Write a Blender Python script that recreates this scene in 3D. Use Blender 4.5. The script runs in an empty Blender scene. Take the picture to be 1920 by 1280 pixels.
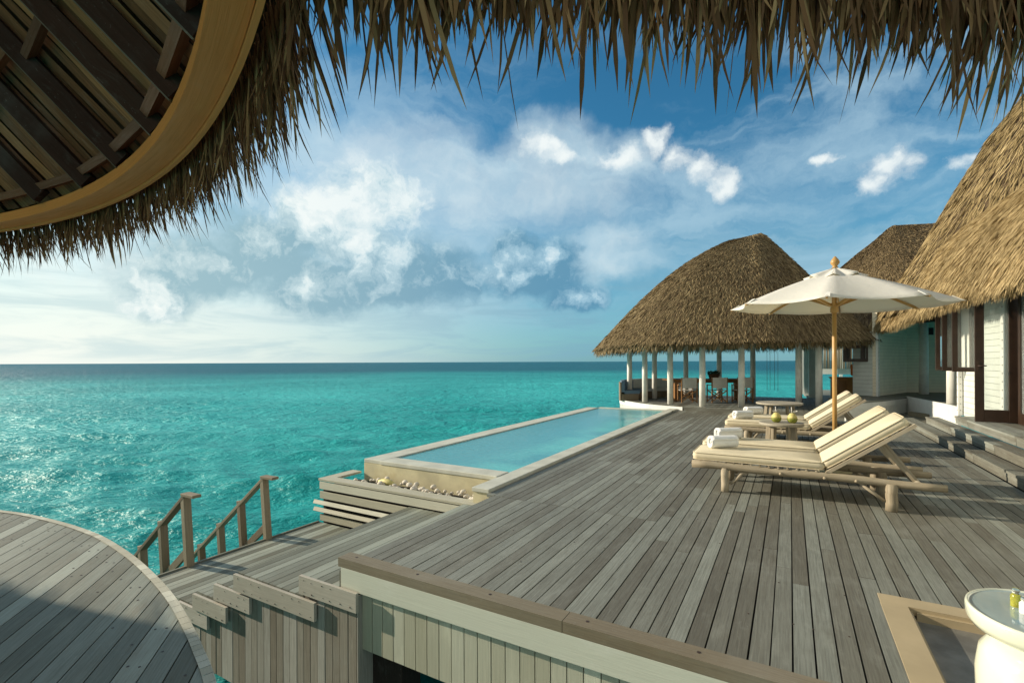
import bpy, math, random
import numpy as np
from mathutils import Vector, Matrix
random.seed(7); rng = np.random.default_rng(7)
R = math.radians
SC = bpy.context.scene; COL = SC.collection

# ---------------------------------------------------------------- camera, sky, sun, exposure
YAW = R(29.8)
cam_data = bpy.data.cameras.new('camera'); cam = bpy.data.objects.new('camera', cam_data); COL.objects.link(cam)
cam.location = (0, 0, 1.6)
cam.rotation_euler = (Matrix.Rotation(YAW, 4, 'Z') @ Matrix.Rotation(R(90), 4, 'X') @ Matrix.Rotation(R(-0.24), 4, 'Z')).to_euler()
cam_data.lens = 910/1920*36; cam_data.sensor_width = 36; cam_data.shift_y = 38/1920
cam_data.clip_start = 0.05; cam_data.clip_end = 30000
SC.camera = cam
SUN_DIR = Vector((-.978, -.205, 0)).normalized(); ELEV = R(19.5)
sv = Vector((SUN_DIR.x*math.cos(ELEV), SUN_DIR.y*math.cos(ELEV), math.sin(ELEV)))
sl = bpy.data.lights.new('sun', 'SUN'); sl.energy = 4.8; sl.angle = R(0.6); sl.color = (1.0, .87, .68)
so = bpy.data.objects.new('sun', sl); COL.objects.link(so)
so.rotation_euler = sv.to_track_quat('Z', 'Y').to_euler()
SC.view_settings.view_transform = 'Standard'; SC.view_settings.look = 'None'
SC.view_settings.exposure = 0.42; SC.view_settings.gamma = 1; SC.view_settings.use_curve_mapping = False

class NT:
    def __init__(s, tree): s.t = tree; s.n = tree.nodes; s.l = tree.links
    def node(s, typ, **kw):
        n = s.n.new(typ)
        for k, v in kw.items():
            if k == 'ins':
                for i, val in v.items():
                    if hasattr(val, 'is_output') or isinstance(val, bpy.types.NodeSocket): s.l.new(val, n.inputs[i])
                    else: n.inputs[i].default_value = val
            else: setattr(n, k, v)
        return n
    def math(s, op, a, b=0.0, c=None, clamp=False):
        d = {0: a, 1: b}
        if c is not None: d[2] = c
        n = s.node('ShaderNodeMath', operation=op, ins=d); n.use_clamp = clamp; return n.outputs[0]
    def vm(s, op, a, b=None):
        d = {0: a}
        if b is not None: d[1] = b
        n = s.node('ShaderNodeVectorMath', operation=op, ins=d)
        return n.outputs['Value'] if op in ('LENGTH', 'DOT_PRODUCT') else n.outputs[0]
    def mix(s, f, a, b, blend='MIX'):
        n = s.node('ShaderNodeMix', data_type='RGBA', blend_type=blend)
        for k, v in ((0, f), (6, a), (7, b)):
            if isinstance(v, bpy.types.NodeSocket): s.l.new(v, n.inputs[k])
            else: n.inputs[k].default_value = (v if k == 0 else (tuple(v)+(1,))[:4])
        return n.outputs[2]
    def noise(s, vec, scale, detail=4, rough=.55, dist=0.0):
        n = s.node('ShaderNodeTexNoise', ins={'Scale': scale, 'Detail': detail, 'Roughness': rough, 'Distortion': dist})
        if vec is not None: s.l.new(vec, n.inputs['Vector'])
        return n
    def maprange(s, v, a, b, c=0.0, d=1.0, smooth=True):
        n = s.node('ShaderNodeMapRange', ins={0: v, 1: a, 2: b, 3: c, 4: d})
        n.interpolation_type = 'SMOOTHSTEP' if smooth else 'LINEAR'; return n.outputs[0]
    def ramp(s, f, stops):
        n = s.node('ShaderNodeValToRGB', ins={0: f}); cr = n.color_ramp
        while len(cr.elements) < len(stops): cr.elements.new(.5)
        for e, (p, c) in zip(cr.elements, stops): e.position = p; e.color = (tuple(c)+(1,))[:4]
        return n.outputs[0]

world = bpy.data.worlds.new('World'); SC.world = world; world.use_nodes = True
def build_sky():
    t = NT(world.node_tree); t.n.clear()
    sky = t.node('ShaderNodeTexSky', sky_type='NISHITA'); sky.sun_disc = False
    sky.sun_elevation = ELEV; sky.sun_rotation = math.atan2(sv.x, sv.y); sky.air_density = 1.0; sky.dust_density = .6; sky.ozone_density = 2.0
    d = t.node('ShaderNodeTexCoord').outputs['Generated']
    sep = t.node('ShaderNodeSeparateXYZ', ins={0: d}); z = sep.outputs[2]
    base = t.mix(1.0, sky.outputs[0], (.33, .98, 1.16), 'MULTIPLY')
    def fbm(vec, sc, det, amp, ro=.6):
        n = t.noise(vec, sc, det, ro).outputs['Color']; n = t.vm('SUBTRACT', n, (.5, .5, .5)); return t.vm('MULTIPLY', n, (amp, amp, amp*.8))
    dw = t.vm('ADD', t.vm('ADD', d, fbm(d, 6.0, 3, .10)), fbm(d, 24.0, 6, .05, .65))
    bil = t.noise(dw, 11.0, 8, .62).outputs['Fac']; n2 = t.noise(d, 30.0, 6, .6).outputs['Fac']
    def field(blobs, vec=dw):
        acc = None
        for (x, y, zz, a, b) in blobs:
            q = t.vm('SUBTRACT', vec, (x, y, zz)); q = t.vm('MULTIPLY', q, (1/a, 1/a, 1/b))
            v = t.math('SUBTRACT', 1.0, t.vm('LENGTH', q))
            acc = v if acc is None else t.node('ShaderNodeMath', operation='SMOOTH_MAX', ins={0: acc, 1: v, 2: .35}).outputs[0]
        return acc
    W = [(-0.690, 0.667, 0.300, 0.085, 0.075), (-0.754, 0.603, 0.261, 0.075, 0.075), (-0.735, 0.645, 0.232, 0.085, 0.06), (-0.650, 0.69, 0.313, 0.055, 0.055), (-0.798, 0.591, 0.12, 0.03, 0.03), (-0.906, 0.409, 0.107, 0.06, 0.05)]
    G = [(-0.822, 0.532, 0.201, 0.11, 0.085), (-0.874, 0.459, 0.156, 0.12, 0.07), (-0.774, 0.619, 0.136, 0.15, 0.075), (-0.677, 0.717, 0.167, 0.14, 0.09), (-0.588, 0.791, 0.17, 0.075, 0.07), (-0.483, 0.845, 0.228, 0.06, 0.055), (-0.409, 0.888, 0.211, 0.055, 0.05), (-0.451, 0.876, 0.171, 0.13, 0.05), (-0.376, 0.918, 0.127, 0.10, 0.03)]
    S = [(-0.668, 0.64, 0.379, 0.14, 0.06), (-0.58, 0.735, 0.36, 0.2, 0.06), (-0.50, 0.79, 0.33, 0.2, 0.07), (-0.40, 0.85, 0.33, 0.2, 0.07), (-0.366, 0.845, 0.39, 0.12, 0.05), (-0.409, 0.818, 0.404, 0.06, 0.045), (-0.257, 0.89, 0.378, 0.07, 0.04), (-0.319, 0.917, 0.238, 0.09, 0.05), (-0.33, 0.917, 0.20, 0.12, 0.05)]
    K = [(-0.200, 0.895, 0.398, 0.04, 0.03), (-0.165, 0.913, 0.373, 0.042, 0.03), (-0.128, 0.928, 0.350, 0.04, 0.034), (-0.102, 0.944, 0.318, 0.03, 0.03), (0.127, 0.943, 0.308, 0.045, 0.03), (0.117, 0.952, 0.283, 0.042, 0.024), (0.22, 0.931, 0.29, 0.036, 0.016), (0.053, 0.944, 0.327, 0.022, 0.012), (-0.409, 0.818, 0.404, 0.04, 0.028), (-.375, .835, .385, .05, .02), (-.275, .882, .386, .05, .022)]
    sunside = t.maprange(t.vm('DOT_PRODUCT', d, tuple(SUN_DIR)), .1, .95)
    # high thin veil and streaks
    st = t.vm('MULTIPLY', dw, (1.6, 1.6, 5.0)); nv = t.noise(st, 2.0, 9, .6, .5).outputs['Fac']
    veil = t.math('MULTIPLY', t.maprange(nv, .36, .68), t.math('MULTIPLY', t.maprange(z, .62, .36), t.maprange(z, .02, .15)))
    col = t.mix(t.math('MULTIPLY', veil, .62), base, (4.8, 6.6, 7.6))
    # pale air towards the horizon, whiter on the sun's side, plus added rear fill
    fill_veil = t.math('MULTIPLY', t.maprange(t.vm('DOT_PRODUCT', d, (-math.sin(YAW), math.cos(YAW), 0)), .38, -.1), t.maprange(z, -.02, .15))
    col = t.mix(t.math('MULTIPLY', fill_veil, .8), col, t.mix(t.maprange(nv, .35, .65), (5.0, 5.4, 5.0), (8.4, 8.0, 6.8)))  # unseen cloud veil added behind the camera to neutralise the fill light
    hz = t.mix(sunside, (2.5, 4.5, 5.7), (8.8, 9.1, 8.3))
    hz = t.mix(t.maprange(t.vm('DOT_PRODUCT', d, (-math.sin(YAW), math.cos(YAW), 0)), .40, .0), hz, (7.0, 6.6, 5.6))  # haze behind the camera made neutral to take out the cyan cast
    hf = t.math('MULTIPLY', t.maprange(z, .44, .0), t.math('ADD', .55, t.math('MULTIPLY', sunside, .45)))
    col = t.mix(hf, col, hz)
    nb = t.noise(t.vm('MULTIPLY', d, (3, 3, 19)), 1.4, 8, .6, .5).outputs['Fac']
    bank = t.math('MULTIPLY', t.maprange(nb, .40, .64), t.math('MULTIPLY', t.maprange(z, .30, .10), t.maprange(z, -.01, .02)))
    col = t.mix(t.math('MULTIPLY', bank, .6), col, t.mix(sunside, (1.9, 3.8, 5.0), (5.0, 6.6, 6.8)))
    bn = t.math('MULTIPLY', t.math('SUBTRACT', bil, .5), 1.3)
    sm = t.math('MULTIPLY', t.math('SUBTRACT', t.noise(dw, 5.0, 6, .55).outputs['Fac'], .5), 1.6)
    s = t.math('ADD', field(S), sm); col = t.mix(t.math('MULTIPLY', t.maprange(s, -.35, .8), .62), col, t.mix(t.maprange(bil, .3, .7), (5.2, 6.8, 7.6), (7.2, 8.2, 8.4)))
    k = t.math('ADD', field(K), t.math('MULTIPLY', bn, 1.5)); col = t.mix(t.math('MULTIPLY', t.maprange(k, .0, .9), .9), col, (8.4, 8.9, 8.8))
    # cumulus: one body, lit from the upper left, its tone sinking to blue grey at the base
    off = (SUN_DIR.x*.018, SUN_DIR.y*.018, .026); dl = t.vm('ADD', dw, off)
    w = field(W); g = field(G); bl = t.noise(dl, 11.0, 8, .62).outputs['Fac']
    gb = t.math('MULTIPLY', t.maprange(z, .06, .17), 1.0)
    body = t.math('MAXIMUM', t.math('ADD', w, .06), t.math('SUBTRACT', g, t.math('MULTIPLY', t.math('SUBTRACT', 1.0, gb), .30)))
    D = t.math('ADD', body, bn)
    rel = t.math('MULTIPLY', t.math('SUBTRACT', bil, bl), 3.2)
    gl = t.math('MULTIPLY', t.math('SUBTRACT', field(G), field(G, dl)), .9)
    tone = t.math('ADD', t.maprange(t.math('SUBTRACT', w, g), -.30, .80, -.45, .68), t.math('ADD', rel, gl))
    tone = t.maprange(t.math('ADD', tone, t.math('MULTIPLY', t.math('SUBTRACT', bil, .5), 1.25)), -.50, 1.10, smooth=False)
    dk = t.mix(sunside, (1.0, 2.7, 4.1), (3.3, 5.0, 5.5)); md = t.mix(sunside, (3.4, 5.4, 6.6), (6.9, 8.0, 7.9)); lt = t.mix(sunside, (6.6, 7.8, 8.2), (9.3, 9.5, 9.0))
    cc = t.mix(t.maprange(tone, .0, .55, smooth=False), dk, md); cc = t.mix(t.maprange(tone, .45, .95, smooth=False), cc, lt)
    col = t.mix(t.math('MULTIPLY', t.maprange(D, -.22, .42), .95), col, cc)
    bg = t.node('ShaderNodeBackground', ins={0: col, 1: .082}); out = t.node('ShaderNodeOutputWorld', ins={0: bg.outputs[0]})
build_sky()
world.cycles.sampling_method = 'MANUAL'; world.cycles.sample_map_resolution = 512

# ---------------------------------------------------------------- helpers
def tag(o, label=None, cat=None, group=None, kind=None):
    if label: o['label'] = label
    if cat: o['category'] = cat
    if group: o['group'] = group
    if kind: o['kind'] = kind
    return o
def empty(name, loc=(0, 0, 0), label=None, cat=None, group=None, rz=0):
    o = bpy.data.objects.new(name, None); COL.objects.link(o); o.location = loc; o.rotation_euler = (0, 0, rz); o.empty_display_size = .1
    return tag(o, label, cat, group)
def wloc(o):
    v = Vector((0, 0, 0))
    while o: v += Vector(o.location); o = o.parent
    return v
class MB:
    def __init__(s): s.v = []; s.f = []; s.u = []; s.r = []; s.m = []; s.s = []
    def face(s, pts, uv=None, rnd=None, mat=0, smooth=False):
        b = len(s.v); s.v += [tuple(p) for p in pts]; s.f.append(tuple(range(b, b+len(pts))))
        s.u += uv if uv else [(p[0], p[1]) for p in pts]
        s.r.append(rnd if rnd else (.5, .5)); s.m.append(mat); s.s.append(smooth)
    def box(s, c, size, M=None, ax=None, rnd=None, mat=0, taper=None):
        """box centred c, size (x,y,z), rotated by 3x3 M; uv runs along the longest axis"""
        hx, hy, hz = size[0]/2, size[1]/2, size[2]/2
        if ax is None: ax = max(range(3), key=lambda i: size[i])
        rnd = rnd or (random.random(), random.random()); o1, o2 = rnd[0]*31, rnd[1]*17
        C = [Vector((x*hx, y*hy, z*hz)) for x in (-1, 1) for y in (-1, 1) for z in (-1, 1)]
        F = [(0, 1, 3, 2), (4, 6, 7, 5), (0, 4, 5, 1), (2, 3, 7, 6), (0, 2, 6, 4), (1, 5, 7, 3)]
        nx = [0, 0, 1, 1, 2, 2]; c = Vector(c)
        for f, n in zip(F, nx):
            o = [i for i in range(3) if i != n]
            if ax in o: a = ax; b2 = [i for i in o if i != ax][0]
            else: a, b2 = o
            pts = [C[i] for i in f]; uv = [(p[a]+o1, p[b2]+o2+n*.37) for p in pts]
            s.face([c+(M @ p if M else p) for p in pts], uv, rnd, mat)
    def beam(s, p0, p1, w, h, up=(0, 0, 1), **k):
        p0, p1 = Vector(p0), Vector(p1); d = p1-p0; L = d.length; x = d.normalized(); y = Vector(up).cross(x)
        if y.length < 1e-5: y = Vector((0, 1, 0)).cross(x)
        y.normalize(); zz = x.cross(y); M = Matrix((x, y, zz)).transposed()
        s.box((p0+p1)/2, (L, w, h), M, ax=0, **k)
    def tube(s, pts, rad, n=12, mat=0, rnd=None, caps=True, wob=0.0, flat=1.0):
        pts = [Vector(p) for p in pts]; rad = rad if hasattr(rad, '__len__') else [rad]*len(pts)
        rnd = rnd or (random.random(), random.random()); rings = []; L = 0; us = []
        up = Vector((0, 0, 1)); d0 = (pts[-1]-pts[0]).normalized()
        if abs(d0.z) > .8: up = Vector((0, 1, 0))
        for i, p in enumerate(pts):
            a = pts[max(i-1, 0)]; b = pts[min(i+1, len(pts)-1)]; d = (b-a).normalized()
            if i: L += (p-pts[i-1]).length
            us.append(L+rnd[0]*31); x = up.cross(d).normalized(); y = d.cross(x)
            rings.append([p+(x*math.cos(t)+y*math.sin(t)*flat)*rad[i]*(1+wob*random.uniform(-1, 1)) for t in [2*math.pi*k/n for k in range(n)]])
        for i in range(len(rings)-1):
            for k in range(n):
                k2 = (k+1) % n; w0, w1 = 2*math.pi*rad[i]*k/n, 2*math.pi*rad[i]*(k+1)/n
                s.face([rings[i][k], rings[i][k2], rings[i+1][k2], rings[i+1][k]], [(us[i], w0), (us[i], w1), (us[i+1], w1), (us[i+1], w0)], rnd, mat, True)
        if caps:
            s.face(rings[0][::-1], None, rnd, mat); s.face(rings[-1], None, rnd, mat)
    def lathe(s, prof, c=(0, 0, 0), n=32, mat=0, rnd=(.5, .5), M=None):
        c = Vector(c); rings = []
        for r, z in prof: rings.append([c+((M @ Vector((r*math.cos(t), r*math.sin(t), z))) if M else Vector((r*math.cos(t), r*math.sin(t), z))) for t in [2*math.pi*k/n for k in range(n)]])
        for i in range(len(rings)-1):
            for k in range(n):
                k2 = (k+1) % n; s.face([rings[i][k], rings[i][k2], rings[i+1][k2], rings[i+1][k]], [(prof[i][1], k/n), (prof[i][1], (k+1)/n), (prof[i+1][1], (k+1)/n), (prof[i+1][1], k/n)], rnd, mat, True)
        if prof[0][0] > 1e-4: s.face(rings[0][::-1], None, rnd, mat)
        if prof[-1][0] > 1e-4: s.face(rings[-1], None, rnd, mat)
    def prism(s, poly, z0, z1, mat=0, top=True, bottom=True, rnd=None, uvs=1.0):
        n = len(poly); L = 0; rnd = rnd or (.5, .5)
        for i in range(n):
            a, b = poly[i], poly[(i+1) % n]; d = math.dist(a[:2], b[:2])
            s.face([(a[0], a[1], z0), (b[0], b[1], z0), (b[0], b[1], z1), (a[0], a[1], z1)], [(L, z0), (L+d, z0), (L+d, z1), (L, z1)], rnd, mat); L += d
        if top: s.face([(p[0], p[1], z1) for p in poly], None, rnd, mat)
        if bottom: s.face([(p[0], p[1], z0) for p in poly][::-1], None, rnd, mat)
    def build(s, name, mats, parent=None, bevel=0, seg=2, merge=False, subsurf=0, solid=0, **tg):
        me = bpy.data.meshes.new(name); off = wloc(parent) if parent else Vector((0, 0, 0))
        if parent is None and s.v and tg.get('kind') is None:
            a = np.array(s.v); off = Vector(((a[:, 0].min()+a[:, 0].max())/2, (a[:, 1].min()+a[:, 1].max())/2, a[:, 2].min()))
        a = np.array(s.v, dtype=float) - np.array(off)
        me.from_pydata(a.tolist(), [], s.f)
        uv = me.uv_layers.new(name='UVMap'); uv.data.foreach_set('uv', np.array(s.u, dtype=np.float32).ravel())
        u2 = me.uv_layers.new(name='rnd'); cnt = [len(f) for f in s.f]
        u2.data.foreach_set('uv', np.repeat(np.array(s.r, dtype=np.float32), cnt, axis=0).ravel())
        for m in (mats if isinstance(mats, (list, tuple)) else [mats]): me.materials.append(m)
        me.polygons.foreach_set('material_index', s.m); me.polygons.foreach_set('use_smooth', s.s)
        me.update()
        if merge or any(s.s) or bevel:
            import bmesh
            b = bmesh.new(); b.from_mesh(me); bmesh.ops.remove_doubles(b, verts=b.verts, dist=1e-5)
            bmesh.ops.recalc_face_normals(b, faces=b.faces); b.to_mesh(me); b.free()
        o = bpy.data.objects.new(name, me); COL.objects.link(o)
        if parent: o.parent = parent
        else: o.location = off
        if bevel:
            m = o.modifiers.new('bevel', 'BEVEL'); m.width = bevel; m.segments = seg; m.limit_method = 'ANGLE'; m.angle_limit = R(40)
        if subsurf:
            m = o.modifiers.new('sub', 'SUBSURF'); m.levels = subsurf; m.render_levels = subsurf
        return tag(o, **tg)
def copy_tree(o, parent=None):
    c = o.copy(); COL.objects.link(c); c.parent = parent
    for ch in list(o.children): copy_tree(ch, c)
    return c

# ---------------------------------------------------------------- materials
def new_mat(name):
    m = bpy.data.materials.new(name); m.use_nodes = True; t = NT(m.node_tree); t.n.clear()
    b = t.node('ShaderNodeBsdfPrincipled'); t.node('ShaderNodeOutputMaterial', ins={0: b.outputs[0]}); return m, t, b
def bump(t, b, h, s=.3, d=.01):
    n = t.node('ShaderNodeBump', ins={'Height': h, 'Strength': s, 'Distance': d}); t.l.new(n.outputs[0], b.inputs['Normal'])
def wood(name, c1, c2, c3, rough=.75, grain=.5, stain=(.06, .05, .04), stamt=.35, lighter=0.0):
    """weathered boards: uv.x along the grain in metres, second uv = per-board random"""
    m, t, b = new_mat(name)
    uv = t.node('ShaderNodeUVMap', uv_map='UVMap').outputs[0]; r = t.node('ShaderNodeSeparateXYZ', ins={0: t.node('ShaderNodeUVMap', uv_map='rnd').outputs[0]})
    r1, r2 = r.outputs[0], r.outputs[1]
    base = t.ramp(r1, [(0, c1), (.45, c2), (.8, c3), (1, tuple(x*1.25 for x in c3))])
    g = t.noise(t.vm('MULTIPLY', uv, (3.0, 90, 1)), 1.0, 5, .65, .6).outputs['Fac']
    g2 = t.noise(t.vm('MULTIPLY', uv, (1.1, 14, 1)), 1.0, 4, .6, 1.2).outputs['Fac']
    p = t.noise(t.vm('MULTIPLY', uv, (2.0, 5, 1)), 1.0, 5, .6).outputs['Fac']
    col = t.mix(t.math('MULTIPLY', t.maprange(g, .35, .75), grain), base, t.mix(.5, base, (.02, .018, .015)))
    col = t.mix(t.math('MULTIPLY', t.maprange(g2, .5, .8), grain*.8), col, t.mix(.45, col, stain))
    col = t.mix(t.math('MULTIPLY', t.maprange(p, .55, .8), .42+lighter), col, t.mix(.5, col, tuple(min(1, x*2.0) for x in c3)))
    st = t.noise(t.vm('MULTIPLY', uv, (.7, 2.2, 1)), 1.0, 6, .7).outputs['Fac']
    col = t.mix(t.math('MULTIPLY', t.maprange(st, .56, .76), stamt), col, stain)
    wp = t.noise(t.node('ShaderNodeTexCoord').outputs['Object'], .55, 6, .65, .4).outputs['Fac']
    col = t.mix(t.math('MULTIPLY', t.maprange(wp, .42, .66), .38*min(1, grain*1.6)), col, t.mix(.5, col, (.05, .042, .03))); col = t.mix(t.math('MULTIPLY', t.maprange(wp, .48, .30), .22*min(1, grain*1.6)), col, (.40, .41, .37))
    sc_ = t.noise(t.vm('MULTIPLY', uv, (26, 70, 1)), 1.0, 3, .6, 2.0).outputs['Fac']; pt = t.noise(t.vm('MULTIPLY', uv, (5, 16, 1)), 1.0, 7, .72, .8).outputs['Fac']
    col = t.mix(t.math('MULTIPLY', t.maprange(sc_, .66, .74), .35), col, t.mix(.5, col, (.55, .56, .50)))
    col = t.mix(t.math('MULTIPLY', t.maprange(pt, .50, .72), .45*grain), col, t.mix(.55, col, stain))
    col = t.mix(t.math('MULTIPLY', t.maprange(pt, .48, .30), .35*grain), col, t.mix(.35, col, (.50, .52, .46)))
    t.l.new(col, b.inputs['Base Color'])
    t.l.new(t.maprange(g, .2, .8, rough-.12, rough+.12), b.inputs['Roughness'])
    b.inputs['Specular IOR Level'].default_value = .35
    bump(t, b, t.math('ADD', g, t.math('MULTIPLY', g2, .6)), .35, .004)
    return m
def plain(name, c, rough=.6, var=.12, scale=6.0, bmp=.15, spec=.4, metal=0, bscale=60, dirt=None, coat=0):
    m, t, b = new_mat(name); co = t.node('ShaderNodeTexCoord').outputs['Object']
    n = t.noise(co, scale, 6, .6).outputs['Fac']; c2 = tuple(x*(1-2*var) for x in c); c3 = tuple(min(1, x*(1+var)) for x in c)
    col = t.mix(t.maprange(n, .3, .7), c2, c3)
    if dirt:
        dn = t.noise(co, scale*.6, 8, .7, .4).outputs['Fac']; col = t.mix(t.math('MULTIPLY', t.maprange(dn, .52, .72), dirt[1]), col, dirt[0])
    t.l.new(col, b.inputs['Base Color']); b.inputs['Roughness'].default_value = rough
    b.inputs['Specular IOR Level'].default_value = spec; b.inputs['Metallic'].default_value = metal; b.inputs['Coat Weight'].default_value = coat
    if bmp: bump(t, b, t.noise(co, bscale, 4, .6).outputs['Fac'], bmp, .004)
    return m
def siding(name, c, period=.13, axis=2, depth=.5):
    """painted lap boards: horizontal grooves by height"""
    m, t, b = new_mat(name); co = t.node('ShaderNodeTexCoord').outputs['Object']
    sp = t.node('ShaderNodeSeparateXYZ', ins={0: co}).outputs[axis]
    fr = t.math('FRACT', t.math('DIVIDE', sp, period)); gr = t.maprange(fr, .0, .07, 0, 1)
    n = t.noise(co, 3.5, 6, .6).outputs['Fac']
    idn = t.node('ShaderNodeTexWhiteNoise', noise_dimensions='1D'); t.l.new(t.math('FLOOR', t.math('DIVIDE', sp, period)), idn.inputs['W'])
    col = t.mix(t.maprange(n, .3, .75), tuple(x*.88 for x in c), c); col = t.mix(t.math('MULTIPLY', idn.outputs[0], .12), col, tuple(x*.7 for x in c))
    col = t.mix(gr, tuple(x*.35 for x in c), col)
    t.l.new(col, b.inputs['Base Color']); b.inputs['Roughness'].default_value = .55
    bump(t, b, t.math('ADD', gr, t.math('MULTIPLY', fr, .6)), .8, .012); return m
def thatch_mat(name, c1, c2, c3, trans=.0):
    m, t, b = new_mat(name); r = t.node('ShaderNodeSeparateXYZ', ins={0: t.node('ShaderNodeUVMap', uv_map='rnd').outputs[0]})
    col = t.ramp(r.outputs[0], [(0, c1), (.5, c2), (1, c3)])
    co = t.node('ShaderNodeTexCoord').outputs['Object']; n = t.noise(co, .8, 5, .6).outputs['Fac']
    col = t.mix(t.math('MULTIPLY', t.maprange(n, .35, .7), .45), col, c1)
    t.l.new(col, b.inputs['Base Color']); b.inputs['Roughness'].default_value = .7; b.inputs['Specular IOR Level'].default_value = .25
    return m
M = {}
M['deck'] = wood('weathered_deck', (.14, .132, .103), (.185, .182, .148), (.23, .24, .205), .60, .8, (.075, .058, .036), .55)
M['deck_low'] = wood('weathered_deck_low', (.13, .135, .10), (.20, .215, .175), (.29, .315, .265), .65, .5, (.17, .10, .045), .4)
M['fascia'] = wood('grey_fascia', (.40, .37, .31), (.46, .43, .365), (.50, .47, .41), .7, .35, (.30, .24, .17), .3)
M['grey_side'] = wood('grey_side_boards', (.22, .19, .145), (.29, .265, .215), (.36, .35, .31), .8, .6, (.12, .09, .06), .4)
M['green_side'] = wood('painted_side_boards', (.42, .41, .31), (.47, .465, .36), (.50, .50, .40), .65, .25, (.34, .30, .19), .35)
M['white_board'] = wood('painted_fascia', (.56, .57, .47), (.58, .59, .49), (.60, .61, .51), .55, .12, (.46, .45, .35), .2)
M['curb'] = wood('brown_kerb', (.15, .115, .07), (.18, .14, .09), (.22, .19, .13), .6, .45, (.16, .10, .05), .3)
M['rail'] = wood('rail_wood', (.16, .115, .07), (.21, .16, .105), (.27, .22, .15), .65, .5, (.10, .07, .04), .3)
M['slat'] = wood('planter_slats', (.44, .42, .32), (.50, .48, .38), (.56, .55, .45), .7, .35, (.30, .27, .19), .5)
M['dark'] = plain('painted_gap_shade', (.012, .010, .008), .9, .2, 5, 0)  # near-black backing colour, paints the shade under boards and in gaps
M['pile'] = wood('dark_pile', (.022, .014, .010), (.03, .018, .012), (.045, .025, .018), .8)
M['stone'] = plain('pool_stone', (.64, .58, .38), .7, .10, 3, .25, .35, dirt=((.50, .40, .16), .45))
M['stone_top'] = plain('pool_coping', (.56, .56, .48), .6, .08, 3, .2, .4, dirt=((.44, .42, .30), .35))
M['sand_stone'] = plain('sand_stone', (.44, .35, .215), .55, .06, 2, .08, .4)
M['pebble'] = plain('white_pebble', (.66, .60, .50), .8, .12, 20, .3)
M['thatch'] = thatch_mat('thatch', (.13, .09, .045), (.26, .19, .095), (.43, .33, .175))
M['thatch_gold'] = thatch_mat('thatch_gold', (.17, .12, .05), (.33, .24, .11), (.53, .40, .21))
M['thatch_dark'] = thatch_mat('thatch_underside', (.13, .056, .022), (.28, .135, .052), (.54, .32, .145))
M['thatch_base'] = plain('thatch_base', (.085, .055, .028), .95, .3, 9, .3)
M['beam'] = wood('ring_beam', (.80, .29, .06), (.86, .33, .075), (.88, .38, .11), .5, .3, (.22, .12, .05), .35)
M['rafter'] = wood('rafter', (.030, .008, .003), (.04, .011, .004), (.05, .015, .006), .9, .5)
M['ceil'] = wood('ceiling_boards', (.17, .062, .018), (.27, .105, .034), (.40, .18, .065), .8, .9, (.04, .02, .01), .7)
M['noggin'] = wood('noggin_wood', (.11, .038, .012), (.15, .052, .017), (.19, .07, .024), .6, .4)
M['white_post'] = plain('white_post', (.86, .85, .78), .5, .05, 4, .08)
M['white_wall'] = siding('white_siding', (.74, .76, .70), .125)
M['shade_wall'] = siding('shade_lifted_siding', (.90, .80, .60), .105)  # copy of the white siding, painted brighter and warmer to offset alcove shade
M['white_plain'] = plain('white_plaster', (.74, .75, .71), .55, .04, 3, .08)
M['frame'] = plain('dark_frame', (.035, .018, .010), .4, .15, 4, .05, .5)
M['bolt'] = plain('bolt', (.05, .03, .02), .5, .1, 4, 0)
M['black'] = plain('black_metal', (.012, .012, .012), .5, .1, 4, 0)
M['cushion'] = plain('cushion_canvas', (.66, .585, .42), .85, .035, 5, .25, .2, bscale=420)
M['piping'] = plain('cushion_piping', (.62, .54, .38), .8, .05, 5, 0)
M['towel'] = plain('towel', (.80, .81, .80), .95, .03, 9, .7, .1, bscale=160)
M['canvas'] = plain('umbrella_canvas', (.78, .77, .72), .85, .03, 3, .12, .2, bscale=300)
M['teak'] = wood('umbrella_teak', (.42, .23, .07), (.48, .28, .09), (.52, .31, .11), .4, .3, (.3, .15, .05), .25)
M['log'] = wood('driftwood', (.29, .235, .155), (.36, .30, .205), (.43, .365, .265), .7, .85, (.13, .09, .05), .8)
M['table_wood'] = wood('table_wood', (.30, .26, .19), (.38, .34, .26), (.44, .40, .32), .6, .4, (.2, .15, .1), .3)
M['coco_flesh'] = plain('coconut_flesh', (.66, .58, .22), .6, .1, 20, .2)
M['coco_husk'] = plain('coconut_husk', (.20, .22, .03), .45, .15, 15, .1)
M['petal'] = plain('petal', (.82, .80, .74), .6, .05, 9, 0)
M['orange'] = plain('orange_fabric', (.75, .16, .03), .8, .1, 5, .1)
M['cabinet'] = wood('cabinet_teak', (.34, .13, .025), (.40, .165, .035), (.46, .20, .05), .45, .4, (.2, .07, .02), .3)
M['chair_wood'] = wood('chair_wood', (.28, .13, .045), (.34, .17, .06), (.42, .23, .09), .5, .3)
M['sofa'] = plain('sofa_fabric', (.62, .64, .62), .85, .05, 4, .1)
M['sofa_shade'] = plain('sofa_shade_fabric', (.13, .21, .30), .85, .06, 4, .1)  # same white fabric with the shade painted in as blue
M['glaze'] = plain('white_glaze', (.74, .76, .60), .12, .02, 2, 0, .6, coat=.8)
M['glaze_top'] = plain('blue_glass_top', (.30, .42, .44), .08, .05, 4, 0, .6, coat=.9)
M['leaf'] = plain('leaf', (.05, .10, .03), .6, .2, 20, .1)
M['basket'] = plain('basket', (.14, .07, .03), .8, .3, 40, .4)
M['rope'] = plain('rope', (.35, .30, .22), .9, .1, 40, 0)
M['shingle_tile'] = plain('dark_tiles', (.19, .185, .165), .35, .2, 5, .1)
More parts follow.
